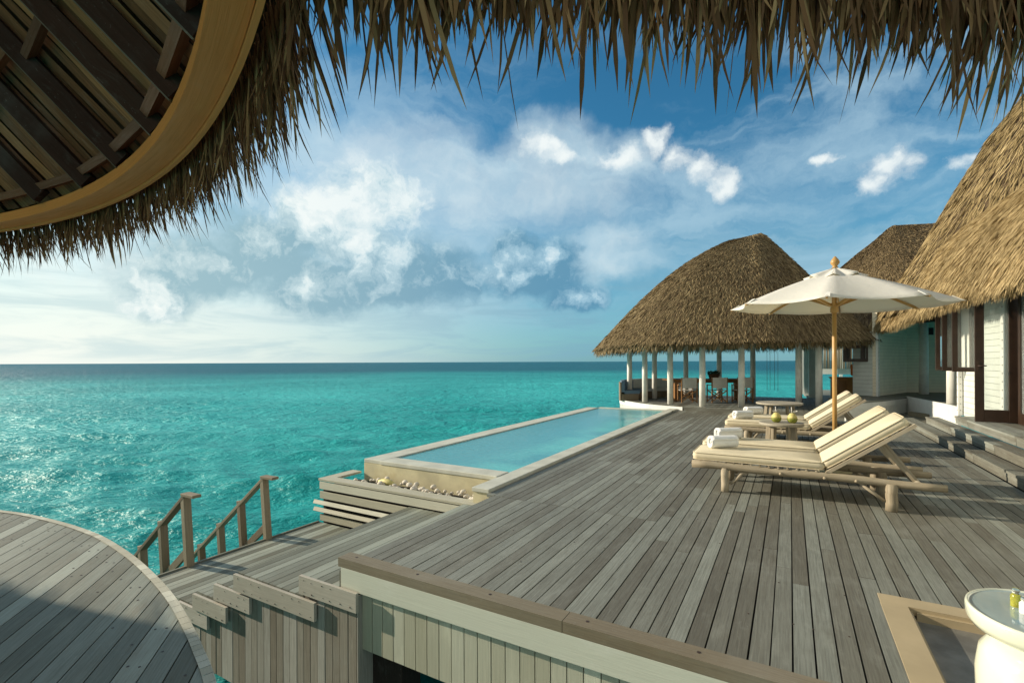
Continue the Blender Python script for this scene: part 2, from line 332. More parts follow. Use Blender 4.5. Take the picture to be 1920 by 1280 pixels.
def glassy(name, c, rough=.03, trans=1.0, ior=1.45, alpha=1.0):
    m, t, b = new_mat(name); b.inputs['Base Color'].default_value = c+(1,); b.inputs['Roughness'].default_value = rough
    b.inputs['Transmission Weight'].default_value = trans; b.inputs['IOR'].default_value = ior; b.inputs['Alpha'].default_value = alpha; return m
M['glass'] = glassy('bottle_glass', (.95, .97, .93)); M['amber'] = glassy('amber_liquid', (.95, .55, .08), .1, .7); M['lime'] = glassy('yellow_liquid', (.75, .70, .10), .1, .7)
M['pane'] = glassy('window_glass', (.9, .95, .92), .02, .85)

# ---------------------------------------------------------------- sea
SEA = -1.95
def build_sea():
    m, t, b = new_mat('sea_water')
    geo = t.node('ShaderNodeNewGeometry').outputs['Position']; flat = t.vm('MULTIPLY', geo, (1, 1, 0))
    dist = t.vm('LENGTH', flat)
    # shallow lagoon over sand, then the reef edge and open water
    wob = t.noise(flat, .012, 4, .6).outputs['Fac']
    dd = t.math('MULTIPLY', dist, t.math('ADD', .55, t.math('MULTIPLY', wob, .9)))
    patch = t.noise(flat, .05, 4, .6).outputs['Fac']
    shallow = t.mix(t.maprange(patch, .35, .7), (.024, .35, .36), (.055, .50, .50))
    near = t.mix(t.maprange(dd, 6, 45), (.012, .29, .29), shallow)
    col = t.mix(t.maprange(dd, 65, 230), near, (.015, .14, .20)); t.l.new(col, b.inputs['Base Color'])
    b.inputs['Roughness'].default_value = .46; b.inputs['IOR'].default_value = 1.33; t.l.new(t.maprange(dist, 30, 160, .20, .14), b.inputs['Specular IOR Level'])
    rot = t.node('ShaderNodeVectorRotate', rotation_type='Z_AXIS', ins={0: flat, 3: -YAW}).outputs[0]
    def wav(scl, det, a, lo, hi, dist_=.25):
        return t.math('MULTIPLY', t.noise(t.vm('MULTIPLY', rot, (1, 2.1, 1)), scl, det, .6, dist_).outputs['Fac'], t.math('MULTIPLY', t.maprange(dist, lo, hi), a))
    h = t.math('ADD', wav(5.0, 3, .030, -1, 0), t.math('ADD', wav(2.0, 4, .17, 2, 12), t.math('ADD', wav(.85, 4, .48, 10, 40), t.math('ADD', wav(.40, 4, .85, 30, 90), wav(.14, 4, 2.0, 80, 250)))))
    n = t.node('ShaderNodeBump', ins={'Height': h, 'Strength': 1.0, 'Distance': 1.0}); t.l.new(n.outputs[0], b.inputs['Normal'])
    # polar sheet, dense rings near the decks, real wave relief
    cx, cy = 0.0, 0.0; nr = 430; rr = 1.5*np.exp(np.linspace(0, math.log(12000/1.5), nr))
    aa = np.concatenate([np.linspace(R(-60), R(60), 760, endpoint=False), np.linspace(R(60), R(300), 150, endpoint=False)])
    base_ang = math.pi/2+YAW; A = aa+base_ang; na = len(A)
    RR, AA = np.meshgrid(rr, A, indexing='ij'); X = cx+RR*np.cos(AA); Y = cy+RR*np.sin(AA); Z = np.zeros_like(X); DX = np.zeros_like(X); DY = np.zeros_like(X)
    dr = RR*math.log(rr[1]/rr[0]); main = math.atan2(.83, -.55)
    for k in range(90):
        lam = 10**rng.uniform(math.log10(.28), math.log10(4.2)); th = main+rng.normal(0, .6); amp = .0092*lam**.8*rng.uniform(.5, 1.2)
        kx, ky = math.cos(th)*2*math.pi/lam, math.sin(th)*2*math.pi/lam; ph = rng.uniform(0, 6.28)
        att = np.clip(lam/(2.5*dr)-.6, 0, 1); P = kx*X+ky*Y+ph
        Z += amp*att*np.cos(P); DX -= amp*att*math.cos(th)*np.sin(P)*.9; DY -= amp*att*math.sin(th)*np.sin(P)*.9
    v = np.stack([X+DX, Y+DY, Z+SEA], -1).reshape(-1, 3)
    i, j = np.meshgrid(np.arange(nr-1), np.arange(na), indexing='ij'); j2 = (j+1) % na
    f = np.stack([i*na+j, (i+1)*na+j, (i+1)*na+j2, i*na+j2], -1).reshape(-1, 4)
    me = bpy.data.meshes.new('sea'); me.from_pydata(v.tolist(), [], f.tolist()); me.materials.append(m)
    me.polygons.foreach_set('use_smooth', [True]*len(f)); me.update()
    o = bpy.data.objects.new('sea', me); COL.objects.link(o); tag(o, kind='structure')
build_sea()

# ---------------------------------------------------------------- decks
BW = .1055
def boards_y(mb, x0, x1, y0, y1, z, w=BW, gap=.009, th=.03, L=(1.6, 3.4), hole=None, yfun=None):
    n = round((x1-x0)/w); w = (x1-x0)/n
    for i in range(n):
        a, b2 = x0+i*w+gap/2, x0+(i+1)*w-gap/2; ys, ye = y0, y1
        if hole and (a+b2)/2 > hole[0]: ys = hole[1]
        if yfun: ys, ye = yfun((a+b2)/2, ys, ye)
        if ye-ys < .02: continue
        y = ys; nxt = ys+random.uniform(.4, 1)*L[1] if ye-ys > L[1] else ye
        while y < ye-1e-6:
            e = min(nxt, ye); e = ye if ye-e < .5 else e
            dz = random.uniform(-.0012, .0012); jx = random.uniform(-.0012, .0012)
            mb.box(((a+b2)/2+jx, (y+e)/2, z-th/2+dz), (b2-a, e-y-.004, th), ax=1, rnd=(random.random(), random.random()))
            y = e; nxt = e+random.uniform(*L)
mb = MB()
boards_y(mb, -3.09, -1.16-.0, 2.66, 4.93, 0.0)
boards_y(mb, -3.19, -1.16-.0, 4.931, 16.4, 0.0)
boards_y(mb, -1.16, 2.45, 2.66, 16.4, 0.0, hole=(.50, 4.145))
boards_y(mb, 2.45, 3.6, 15.2, 19.0, 0.0)
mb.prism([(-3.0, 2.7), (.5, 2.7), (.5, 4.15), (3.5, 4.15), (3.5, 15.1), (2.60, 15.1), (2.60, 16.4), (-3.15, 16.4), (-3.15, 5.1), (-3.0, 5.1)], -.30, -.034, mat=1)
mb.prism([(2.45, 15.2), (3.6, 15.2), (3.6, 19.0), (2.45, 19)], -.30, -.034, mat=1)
# little bolt heads scattered along the joist lines
for yj in np.arange(3.4, 9, .6):
    for xi in np.arange(-3.0, 2.3, BW):
        if random.random() < .16:
            x = xi+random.uniform(.02, .08); y = yj+random.uniform(-.01, .01)
            if x > .48 and y < 4.2: continue
            mb.lathe([(.0055, 0), (.0055, .0022), (.003, .003)], (x, y, .0), 8, mat=2)
mb.build('deck', [M['deck'], M['dark'], M['bolt']], kind='structure')

# stepped lower decks (level, x from, x to)
steps = [(-.16, -3.52, -3.09), (-.325, -4.42, -3.51), (-.495, -4.77, -4.41), (-.66, -5.11, -4.76), (-.81, -6.2, -5.10)]
mb = MB()
for k, (z, xa, xb) in enumerate(steps):
    boards_y(mb, xa if k < 4 else -5.45, xb, 2.62, 4.93, z, w=.09, gap=.007, L=(2.5, 4.5))
    if k == 4: boards_y(mb, xa, -5.45, 2.62, 4.93, z, w=.09, gap=.007, L=(2.5, 4.5))
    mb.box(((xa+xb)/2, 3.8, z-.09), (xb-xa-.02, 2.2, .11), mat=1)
    if k < 4: mb.box((xa+.012, 3.77, z-.115), (.02, 2.3, .16), ax=1)
mb.box((-3.077, 3.79, -.1), (.02, 2.3, .13), ax=1)
mb.box((-6.215, 3.78, -.87), (.03, 2.3, .15), ax=1); mb.box((-6.05, 3.8, -1.0), (.2, 2.2, .2), mat=1)
mb.build('lower_deck', [M['deck_low'], M['dark']], kind='structure')

# staggered end wall of the lower decks
wall = empty('board_wall', (-4.2, 2.62, -1.4), 'tall wall of grey weathered vertical boards topped by staggered fascia planks', 'wall')
mb = MB(); fas = [(-3.52, -2.855, -.15), (-4.42, -3.31, -.325), (-4.77, -4.20, -.50), (-5.11, -4.54, -.665), (-5.42, -4.88, -.82)]
x = -5.42; tops = lambda x: max(zt for (a, b, zt) in fas if a-.01 <= x <= b+.01) if x > -5.43 else -.82
while x < -2.875:
    w = random.uniform(.083, .10); w = min(w, -2.87-x)
    if w < .02: break
    zt = tops(x+w/2)-.10; rn = (random.random(), random.random())
    mb.box((x+w/2, 2.635+random.uniform(-.002, .002), (zt-1.38)/2), (w-.007, .024, zt+1.38), ax=2, rnd=rn); x += w
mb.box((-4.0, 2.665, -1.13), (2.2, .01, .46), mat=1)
mb.box((-2.868, 2.70, -.78), (.012, .16, 1.2), ax=2)
mb.build('vertical_boards', [M['grey_side'], M['dark']], wall)
for (a, b, zt) in fas:
    mb = MB(); yy = 2.607-.0012*fas.index((a, b, zt)) - (.016 if fas.index((a, b, zt)) % 2 else 0)
    mb.box(((a+b)/2, yy, zt-.075), (b-a, .026, .15), ax=0)
    for q in range(int((b-a)/.11)):
        for zz in (.03, .12):
            if random.random() < .75:
                px = a+.04+q*.11+random.uniform(0, .04)
                mb.tube([(px, yy-.0125, zt-zz+random.uniform(-.01, .01)), (px, yy-.0155, zt-zz)], .0045, 8, mat=1)
    mb.build('fascia_plank', [M['fascia'], M['bolt']], wall, bevel=.003)

# near edge of the main deck: brown kerb on a painted skirt
wall = empty('deck_kerb', (-1.2, 2.63, -.6), 'pale painted deck skirt capped with a brown square timber kerb', 'kerb')
mb = MB()
for a, b in ((-3.09, -1.175), (-1.171, 1.2), (1.204, 3.0)):
    mb.box(((a+b)/2, 2.692, .035), (b-a, .125, .07), ax=0)
    for q in np.arange(a+.13, b, .62): mb.lathe([(.011, .0702), (.011, .0712)], (q, 2.70, 0), 10, mat=1)
mb.build('kerb_beam', [M['curb'], M['bolt']], wall, bevel=.006)
mb = MB(); mb.box((0, 2.648, -.082), (6.12, .036, .163), ax=0); mb.build('white_fascia', M['white_board'], wall, bevel=.003)
mb = MB(); x = -2.862
while x < 3:
    mb.box((x+.0525, 2.672+random.uniform(-.001, .001), -.38), (.099, .02, .44), ax=2); x += .1065
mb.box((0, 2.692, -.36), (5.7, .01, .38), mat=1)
mb.build('skirt_boards', [M['green_side'], M['dark']], wall)
for xp, yp in ((-2.72, 2.88), (-2.72, 7.5), (1.5, 3.2), (-2.7, 12)):
    mb = MB(); mb.box((xp, yp, -1.3), (.32, .22, 2.3), ax=2); mb.build('timber_pile', M['pile'], bevel=.01, label='dark square timber pile standing in the water under the near corner of the deck' if yp == 2.88 else 'dark square timber pile under the middle of the main deck, at '+{7.5: 'the pool side', 3.2: 'the near right corner', 12: 'the pavilion side'}[yp], cat='post', group='piles under the deck')

# round deck with a bent trim strip
edge = [(-11.5, -3.0), (-11.2, -.9), (-10.2, .55), (-8.8, 1.42), (-7.4, 1.80), (-6.88, 1.90), (-6.27, 1.96), (-5.8, 1.975), (-5.41, 1.965), (-4.74, 1.895), (-4.11, 1.79), (-3.61, 1.68), (-3.15, 1.55), (-2.87, 1.46), (-2.53, 1.34), (-2.1, 1.14), (-1.6, .85), (-1.1, .48), (-.6, .0), (-.25, -.6), (-.1, -1.4), (-.1, -3.0)]
def smooth_poly(P, n=6):
    out = []
    for i in range(len(P)-1):
        p0, p1, p2, p3 = P[max(i-1, 0)], P[i], P[i+1], P[min(i+2, len(P)-1)]
        for k in range(n):
            t = k/n; out.append(tuple(.5*((2*b)+(-a+c)*t+(2*a-5*b+4*c-d)*t*t+(-a+3*b-3*c+d)*t**3) for a, b, c, d in zip(p0, p1, p2, p3)))
    return out+[tuple(P[-1])]
edge = smooth_poly(edge, 5); poly = edge
th = R(48); dv = (-math.sin(th), math.cos(th)); nv2 = (dv[1], -dv[0])
def clip_line(c):
    hits = []
    for i in range(len(poly)):
        a, b = poly[i], poly[(i+1) % len(poly)]
        da = a[0]*nv2[0]+a[1]*nv2[1]-c; db = b[0]*nv2[0]+b[1]*nv2[1]-c
        if da*db < 0: t = da/(da-db); x, y = a[0]+(b[0]-a[0])*t, a[1]+(b[1]-a[1])*t; hits.append(x*dv[0]+y*dv[1])
    return (min(hits), max(hits)) if len(hits) >= 2 else None
mb = MB(); c = -12.0
while c < 4:
    a, b = clip_line(c+.004), clip_line(c+.126-.004)
    if a and b:
        rn = (random.random(), random.random()); P = lambda cc, l, z: (nv2[0]*cc+dv[0]*l, nv2[1]*cc+dv[1]*l, z)
        q = [(c+.004, a[0]), (c+.122, b[0]), (c+.122, b[1]), (c+.004, a[1])]
        uvq = [(l+rn[0]*31, cc+rn[1]*17) for cc, l in q]
        mb.face([P(cc, l, 0) for cc, l in q], uvq, rn)
        for (u, v) in ((0, 3), (1, 2)):
            mb.face([P(*q[u], 0), P(*q[v], 0), P(*q[v], -.03), P(*q[u], -.03)], [(q[u][1], 0), (q[v][1], 0), (q[v][1], .03), (q[u][1], .03)], rn)
        for l in (b[1]-.12, b[1]-.5, b[1]-1.5, b[1]-2.6):
            for s_ in (.03, .09):
                if random.random() < .6: mb.lathe([(.007, .0), (.007, .0018)], P(c+s_, l+random.uniform(-.02, .02), 0), 8, mat=2)
    c += .126
mb.prism([(p[0], p[1]) for p in poly], -.14, -.036, mat=1)
mb.build('round_deck', [M['deck_low'], M['dark'], M['bolt']], kind='structure')
mb = MB(); seglen = 0; rn = (.8, .5)
for i in range(len(edge)-1):
    a, b = Vector(edge[i]+(0,)), Vector(edge[i+1]+(0,)); d = (b-a).normalized(); nn = Vector((-d.y, d.x, 0)); rn = (random.random(), random.random())
    a2 = a+d*.002; b2 = b-d*.001
    o = [a2-nn*.012, b2-nn*.012, b2+nn*.04, a2+nn*.04]
    mb.face([(p.x, p.y, .006) for p in o], [(0, 0), ((b-a).length, 0), ((b-a).length, .06), (0, .06)], rn)
    mb.face([(o[3].x, o[3].y, .006), (o[2].x, o[2].y, .006), (o[2].x, o[2].y, -.14), (o[3].x, o[3].y, -.14)], [(0, 0), ((b-a).length, 0), ((b-a).length, .2), (0, .2)], rn)
mb.build('deck_trim', [M['slat']], label='pale segmented wooden trim strip bent round the edge of the round deck', cat='deck trim')

# ---------------------------------------------------------------- pool
pool = empty('swimming_pool', (-4.6, 10.5, 0), 'long rectangular infinity pool with pale stone coping beside the deck', 'swimming pool')
mb = MB()
for a, b, c, d in ((-5.97, -5.60, 5.60, 15.58), (-5.97, -3.45, 5.58, 5.92), (-5.97, -3.2, 15.58, 15.74)): pass
mb.box((-5.785, 10.6, .02), (.37, 9.98, .06), ax=1); mb.box((-4.525, 5.755, .0203), (2.15, .33, .06), ax=0); mb.box((-4.4, 15.70, .0203), (2.4, .22, .06), ax=0)
mb.build('coping', M['stone_top'], pool, bevel=.008)
mb = MB(); mb.box((-3.325, 11.2, .016), (.25, 12.4, .05), ax=1); mb.build('deck_side_coping', M['stone_top'], pool, bevel=.006)
mb = MB(); mb.box((-4.7, 5.625, -.30), (2.52, .05, .575)); mb.box((-5.95, 10.6, -.9), (.05, 9.95, 1.76)); mb.box((-3.325, 5.05, -.12), (.235, .06, .215))
mb.box((-3.44, 5.35, -.12), (.02, .56, .22)); mb.box((-3.46, 10.7, -.15), (.03, 9.8, .26)); mb.box((-5.6, 10.6, -.15), (.04, 9.6, .26)); mb.box((-4.5, 15.58, -.15), (2.2, .03, .26)); mb.box((-4.5, 5.9, -.15), (2.2, .03, .26))
mb.build('pool_wall', M['stone'], pool)
m, t, b = new_mat('pool_water')
geo = t.node('ShaderNodeNewGeometry').outputs['Position']; yy = t.node('ShaderNodeSeparateXYZ', ins={0: geo})
nw = t.noise(geo, 1.2, 3, .5).outputs['Fac']; col = t.mix(t.maprange(yy.outputs[0], -4.6, -3.5), (.06, .33, .38), (.12, .54, .52)); t.l.new(t.mix(t.maprange(nw, .3, .7), col, (.055, .33, .38)), b.inputs['Base Color'])
b.inputs['Roughness'].default_value = .04; b.inputs['IOR'].default_value = 1.33
bump(t, b, t.noise(t.vm('MULTIPLY', geo, (1, 1.6, 1)), 9, 4, .55, .3).outputs['Fac'], .5, .022)
M['pool_water'] = m
mb = MB(); mb.face([(-5.61, 5.91, .028), (-3.45, 5.91, .028), (-3.45, 15.59, .028), (-5.61, 15.59, .028)]); mb.build('pool_water', m, pool)

# slatted planter with stones at the pool's end
pl = empty('planter', (-4.8, 5.2, -.8), 'slatted pale timber planter box of white stones in front of the pool', 'planter')
mb = MB(); mb.box((-4.75, 5.02, -.17), (2.94, .18, .035), ax=0); mb.box((-6.12, 5.35, -.1703), (.2, .5, .035), ax=1); mb.box((-4.7, 5.3, -.30), (2.7, .55, .03), mat=1)
mb.build('rim', [M['slat'], M['dark']], pl, bevel=.004)
for k, (z, h, y) in enumerate(((-.255, .11, 4.945), (-.40, .105, 4.95), (-.515, .06, 4.93), (-.625, .06, 4.93), (-.74, .095, 4.95))):
    mb = MB(); ext = .12 if k in (2, 3) else 0
    Mx = Matrix.Rotation(R(-28 if k in (2, 3) else 0), 3, 'X')
    mb.box((-4.8-ext/2, y, z), (2.8+ext, .022, h), Mx, ax=0); mb.build('slat', M['slat'], pl, bevel=.002)
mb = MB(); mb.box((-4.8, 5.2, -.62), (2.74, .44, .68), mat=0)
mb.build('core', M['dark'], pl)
st_src = []
for k in range(5):
    mb = MB(); n, mrings = 10, 7; rnds = [random.uniform(.82, 1.15) for _ in range(80)]; q = 0; rings = []
    for i in range(mrings):
        ph = math.pi*i/(mrings-1); rings.append([(math.sin(ph)*math.cos(t)*1.0*rnds[(i*n+j) % 80], math.sin(ph)*math.sin(t)*.8*rnds[(i*n+j) % 80], math.cos(ph)*.62) for j, t in enumerate([2*math.pi*j/n for j in range(n)])])
    for i in range(mrings-1):
        for j in range(n):
            j2 = (j+1) % n; mb.face([rings[i][j], rings[i+1][j], rings[i+1][j2], rings[i][j2]], smooth=True)
    me_o = mb.build('stone', M['pebble'], merge=True, subsurf=1, kind='x'); del me_o['kind']; st_src.append(me_o)
cnt = 0
for i in range(64):
    src = st_src[i % 5]; o = src if i < 5 else src.copy()
    if i >= 5: COL.objects.link(o)
    x = -5.75+2.2*((i*.618) % 1); sc = random.uniform(.03, .06)
    o.location = (x, random.uniform(5.16, 5.50), -.235+random.uniform(0, .065)); o.scale = (sc, sc, sc); o.rotation_euler = (0, 0, random.uniform(0, 6))
    tag(o, 'small rounded white stone lying among others in the slatted planter', 'stone', 'white stones in the planter')
mb = MB(); pts = [(-5.42, 5.38, -.20), (-5.3, 5.36, -.185), (-5.18, 5.35, -.19), (-5.05, 5.37, -.215)]; mb.tube(pts, [.02, .035, .045, .015], 8, wob=.25)
mb.build('driftwood', M['coco_flesh'], label='yellow brown chunk of driftwood among the white stones', cat='driftwood')

# sea-stair handrails: posts lean slightly towards the sea
def handrail(Y, label, npost, top0):
    e = empty('handrail', (-6.2, Y, -.8), label, 'handrail', 'handrails of the sea steps')
    def post(x, zb, zt):
        mb = MB(); lean = (zt-zb)*math.tan(R(5.5)); mb.beam((x, Y, zb), (x-lean, Y, zt), .075, .085, up=(0, 1, 0)); mb.build('post', M['rail'], e, bevel=.004)
    post(-6.2, -.95, top0-.02)
    sl_ = -.78; xt = -6.2-(top0+.81)*math.tan(R(5.5))
    for k in range(1, npost+1):
        x = -6.2-k*.52; post(x+.0, -.95+sl_*k*.52-.25, top0+(xt-(x-.06))*-.78*-1*-1)
    mb = MB(); mb.beam((xt+.02, Y, top0+.005), (xt-.52*npost-.35, Y, top0+.005-.78*(.52*npost+.37)), .10, .035, up=(0, 1, 0)) if False else mb.beam((xt+.02, Y, top0+.0), (xt-.52*npost-.35, Y, top0-.78*(.52*npost+.37)), .09, .04)
    mb.build('sloping_rail', M['rail'], e, bevel=.004)
    mb = MB(); mb.beam((xt-.03, Y, top0+.012), (xt+.24, Y, top0+.017), .10, .035); mb.build('level_rail', M['rail'], e, bevel=.004)
    mb = MB(); mb.beam((-6.22, Y+.0, -.62), (-6.2-.52*npost-.3, Y, -.62-.78*(.52*npost+.3)), .04, .09); mb.build('lower_rail', M['rail'], e, bevel=.003)
handrail(3.1, 'shorter looking timber handrail of the sea steps, next to the round deck', 2, .02)
handrail(4.1, 'timber handrail of the sea steps, on the side nearer the pool', 3, .02)
st = empty('sea_steps', (-7.4, 3.6, -1.9), 'grey wooden steps going down to the sea between two handrails', 'steps')
for k in range(7):
    mb = MB(); mb.box((-6.4-.2*k, 3.6, -.98-.156*k), (.2, .92, .03), ax=1); mb.build('tread', M['deck_low'], st)

# ---------------------------------------------------------------- thatch
def blades(mb, P, T, N, S, L, W, jitter=.18, lift=.06, droop=0.0, rbias=None, mat=0):
    """leaf blades: numpy arrays of roots P, down-slope T, outward N, side S"""
    n = len(P); a = rng.normal(0, jitter, n)[:, None]; l = rng.normal(lift, lift*.7+.01, n)[:, None]
    D = T+S*a+N*l; D /= np.linalg.norm(D, axis=1)[:, None]; Sd = S-D*np.sum(S*D, axis=1)[:, None]; Sd /= np.linalg.norm(Sd, axis=1)[:, None]
    tw = rng.normal(0, .5, n)[:, None]; Sd = Sd*np.cos(tw)+N*np.sin(tw)
    L = (L*rng.uniform(.6, 1.25, n))[:, None]; W = (W*rng.uniform(.6, 1.3, n))[:, None]
    down = np.array([0, 0, -1.0])*droop
    mid = P+D*L*.62+down*L*.2; tip = P+D*L+down*L*.6+S*rng.normal(0, .03, n)[:, None]
    V = np.stack([P-Sd*W*.35, P+Sd*W*.35, mid+Sd*W*.5, tip, mid-Sd*W*.5], 1).reshape(-1, 3)
    b0 = len(mb.v); mb.v += V.tolist()
    r = rng.uniform(0, 1, n) if rbias is None else np.clip(rbias+rng.normal(0, .22, n), 0, 1)
    for i in range(n):
        k = b0+5*i; mb.f.append((k, k+1, k+2, k+3, k+4)); mb.u += [(0, 0), (1, 0), (1, .6), (.5, 1), (0, .6)]
        mb.r.append((float(r[i]), .5)); mb.m.append(mat); mb.s.append(False)
def surf_thatch(name, F, nu, nt, cnt, L, W, mats, parent, t0=0.0, fringe=0, shell=True, umask=None, eps=1e-3, closed=True, tshift=0.0, fr_len=None, inner=.12, tpow=1.0, rb=None, jit=.2, lift=.07):
    """F(u,t)->(x,y,z) numpy vectorised; t=0 eave, t=1 ridge. Shell + blades over it + hanging fringe at t=0"""
    mb = MB(); U = np.linspace(0, 1, nu+1); T = np.linspace(0, 1, nt+1)
    if shell:
        UU, TT = np.meshgrid(U, T, indexing='ij'); G = F(UU.ravel(), TT.ravel()).reshape(nu+1, nt+1, 3)
        for i in range(nu):
            for j in range(nt): mb.face([G[i, j], G[i+1, j], G[i+1, j+1], G[i, j+1]], None, (.3, .5), 1, True)
        G2 = G-np.array([0, 0, inner]); 
        for i in range(nu):
            for j in range(nt): mb.face([G2[i, j+1], G2[i+1, j+1], G2[i+1, j], G2[i, j]], None, (.3, .5), 1, True)
            mb.face([G2[i, 0], G2[i+1, 0], G[i+1, 0], G[i, 0]], None, (.3, .5), 1, True)
    def frame(u, t):
        p = F(u, t); pu = F(u+eps, t)-F(u-eps, t); pt = F(u, np.clip(t-eps, 0, 1))-F(u, np.clip(t+eps, 0, 1))
        S = pu/(np.linalg.norm(pu, axis=1)[:, None]+1e-9); Tn = pt/(np.linalg.norm(pt, axis=1)[:, None]+1e-9); N = np.cross(S, Tn); N /= np.linalg.norm(N, axis=1)[:, None]+1e-9
        N *= np.where(N[:, 2] < 0, -1, 1)[:, None]; return p, Tn, N, S
    u = rng.uniform(0, 1, cnt); t = 1-(1-rng.uniform(t0, 1, cnt)**1.0) if tpow == 1 else rng.uniform(0, 1, cnt)**tpow
    p, Tn, N, S = frame(u, t); keep = np.ones(len(u), bool) if umask is None else umask(u, t, p)
    p, Tn, N, S = p[keep], Tn[keep], N[keep], S[keep]
    blades(mb, p+N*.01, Tn, N, S, L, W, jit, lift, rbias=rb)
    if fringe:
        u = rng.uniform(0, 1, fringe); t = rng.uniform(0, .03, fringe); p, Tn, N, S = frame(u, t); keep = np.ones(len(u), bool) if umask is None else umask(u, t, p)
        p, Tn, N, S = p[keep], Tn[keep], N[keep], S[keep]; p = p-N*rng.uniform(0, inner, len(p))[:, None]
        Td = Tn*.6+np.array([0, 0, -.75]); Td /= np.linalg.norm(Td, axis=1)[:, None]
        blades(mb, p, Td, N, S, fr_len or L, W, .16, .02, rbias=rb)
    return mb.build(name, mats, parent)
def curve_fn(P, closed=False):
    P = np.array(P, float)
    if closed: P = np.vstack([P, P[:1]])
    s = np.concatenate([[0], np.cumsum(np.linalg.norm(np.diff(P, axis=0), axis=1))]); s /= s[-1]
    def f(u):
        u = np.mod(u, 1.0) if closed else np.clip(u, 0, 1)
        return np.stack([np.interp(u, s, P[:, k]) for k in range(P.shape[1])], -1)
    return f

# pavilion ------------------------------------------------------------
pav = empty('pavilion', (-2, 19.5, .1), 'open thatched dining pavilion on round white columns at the end of the deck', 'pavilion')
eave = smooth_poly([(-6.75, 18.5, 2.10), (-5.9, 17.2, 2.17), (-4.9, 16.2, 2.20), (-3.6, 15.75, 2.22), (-2.2, 15.9, 2.24), (-.6, 16.3, 2.26), (.2, 16.9, 2.28), (1.2, 18.0, 2.3), (2.28, 18.75, 2.33), (2.15, 19.9, 2.35), (1.8, 22.2, 2.35), (.8, 24.0, 2.3), (-1, 24.6, 2.3), (-3.4, 24.2, 2.25), (-5.4, 22.6, 2.2), (-6.6, 20.6, 2.12), (-6.75, 18.5, 2.10)], 6)
rid = []
E_ = np.array(eave); ef = curve_fn(eave)
A1, A2 = np.array([-1.85, 20.3, 6.22]), np.array([-.95, 20.75, 6.46])
def Fp(u, t):
    e = ef(np.mod(u, 1)); w = np.clip((e[:, 0]+5.5)/7.5, 0, 1)[:, None]; a = A1*(1-w)+A2*w
    tt = np.asarray(t)[:, None]; g = e+(a-e)*tt; prof = .34*np.sin(tt*math.pi/2)+.66*tt
    wl = np.clip((-e[:, 0]-1)/3.5, 0, 1)[:, None]; prof = prof+wl*.065*np.sin(tt*math.pi)-np.clip((e[:, 0]+.4)/3, 0, 1)[:, None]*.07*np.sin(tt*math.pi)
    g[:, 2] = (e[:, 2:3]+(a[:, 2:3]-e[:, 2:3])*prof)[:, 0]; return g
surf_thatch('thatch_roof', Fp, 96, 22, 80000, .25, .017, [M['thatch'], M['thatch_base']], pav, fringe=7000, fr_len=.34, tpow=1.35)
pp = [(-5.52, 19.02), (-4.66, 18.02), (-4.72, 19.75), (-3.64, 17.5), (-3.72, 20.9), (-2.5, 16.95), (-2.52, 21.5), (-1.36, 17.3), (-1.28, 21.5), (.25, 18.6), (.80, 18.3)]
for x, y in pp:
    mb = MB(); mb.lathe([(.100, .1), (.098, 1.2), (.09, 2.75)], (x, y, 0), 20); c_ = mb.build('column', M['white_post'], pav)
mb = MB()
for x, y in ((-3.68, 17.42), (-1.40, 17.22), (-5.5, 18.9)): mb = MB(); mb.box((x-.1, y-.14, 2.17), (.11, .09, .16)); mb.box((x-.1, y-.09, 2.24), (.03, .12, .03)); mb.build('spotlight', M['black'], pav)
mb = MB(); mb.tube([(p[0]*.86-.3, 20.2+(p[1]-20.2)*.78, 2.52) for p in eave[::4]], .06, 6); mb.build('ring_beam', M['white_post'], pav)
plat = [(-3.02, 16.42), (-4.2, 16.95), (-5.1, 17.75), (-5.85, 18.85), (-6.0, 20.4), (-5.4, 21.8), (-4.0, 22.6), (-1, 22.7), (1.3, 22.7), (1.9, 21.5), (1.9, 16.42)]
mb = MB(); plS = smooth_poly(plat[:9], 4)+plat[9:]
def yf(x, a, b):
    hs = []
    for i in range(len(plS)):
        p, q = plS[i], plS[(i+1) % len(plS)]
        if (p[0]-x)*(q[0]-x) < 0: hs.append(p[1]+(q[1]-p[1])*(x-p[0])/(q[0]-p[0]))
    return (min(hs)+.02, max(hs)-.02) if len(hs) > 1 else (0, 0)
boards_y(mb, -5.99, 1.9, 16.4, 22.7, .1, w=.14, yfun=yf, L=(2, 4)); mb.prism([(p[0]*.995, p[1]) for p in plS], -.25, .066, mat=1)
mb.box((-.55, 16.415, .05), (4.9, .03, .10), ax=0)
mb.build('pavilion_floor', [M['deck'], M['dark']], pav)
# white curved fascia with slats
mb = MB(); arc = smooth_poly(plat[:5], 8)
for i in range(len(arc)-1):
    a, b = arc[i], arc[i+1]; d = Vector((b[0]-a[0], b[1]-a[1], 0)).normalized(); nn = Vector((d.y, -d.x, 0))*-1
    if nn.x*(-1)+nn.y*(-1) < 0: nn = -nn
    A, B = Vector((a[0], a[1], 0)), Vector((b[0], b[1], 0)); o1, o2 = A+nn*.03, B+nn*.03
    mb.face([(o1.x, o1.y, -.05), (o2.x, o2.y, -.05), (o2.x, o2.y, .11), (o1.x, o1.y, .11)]); mb.face([(o1.x, o1.y, .11), (o2.x, o2.y, .11), (B.x, B.y, .11), (A.x, A.y, .11)])
    mb.beam(tuple(A+nn*.01+Vector((0, 0, -.03))), tuple(A+nn*.01+Vector((0, 0, -.4))), .06, .015, up=(nn.x, nn.y, 0))
    m_ = (A+B)/2; mb.beam(tuple(m_+nn*.01+Vector((0, 0, -.03))), tuple(m_+nn*.01+Vector((0, 0, -.4))), .06, .015, up=(nn.x, nn.y, 0))
mb.build('white_fascia', M['white_plain'], pav)

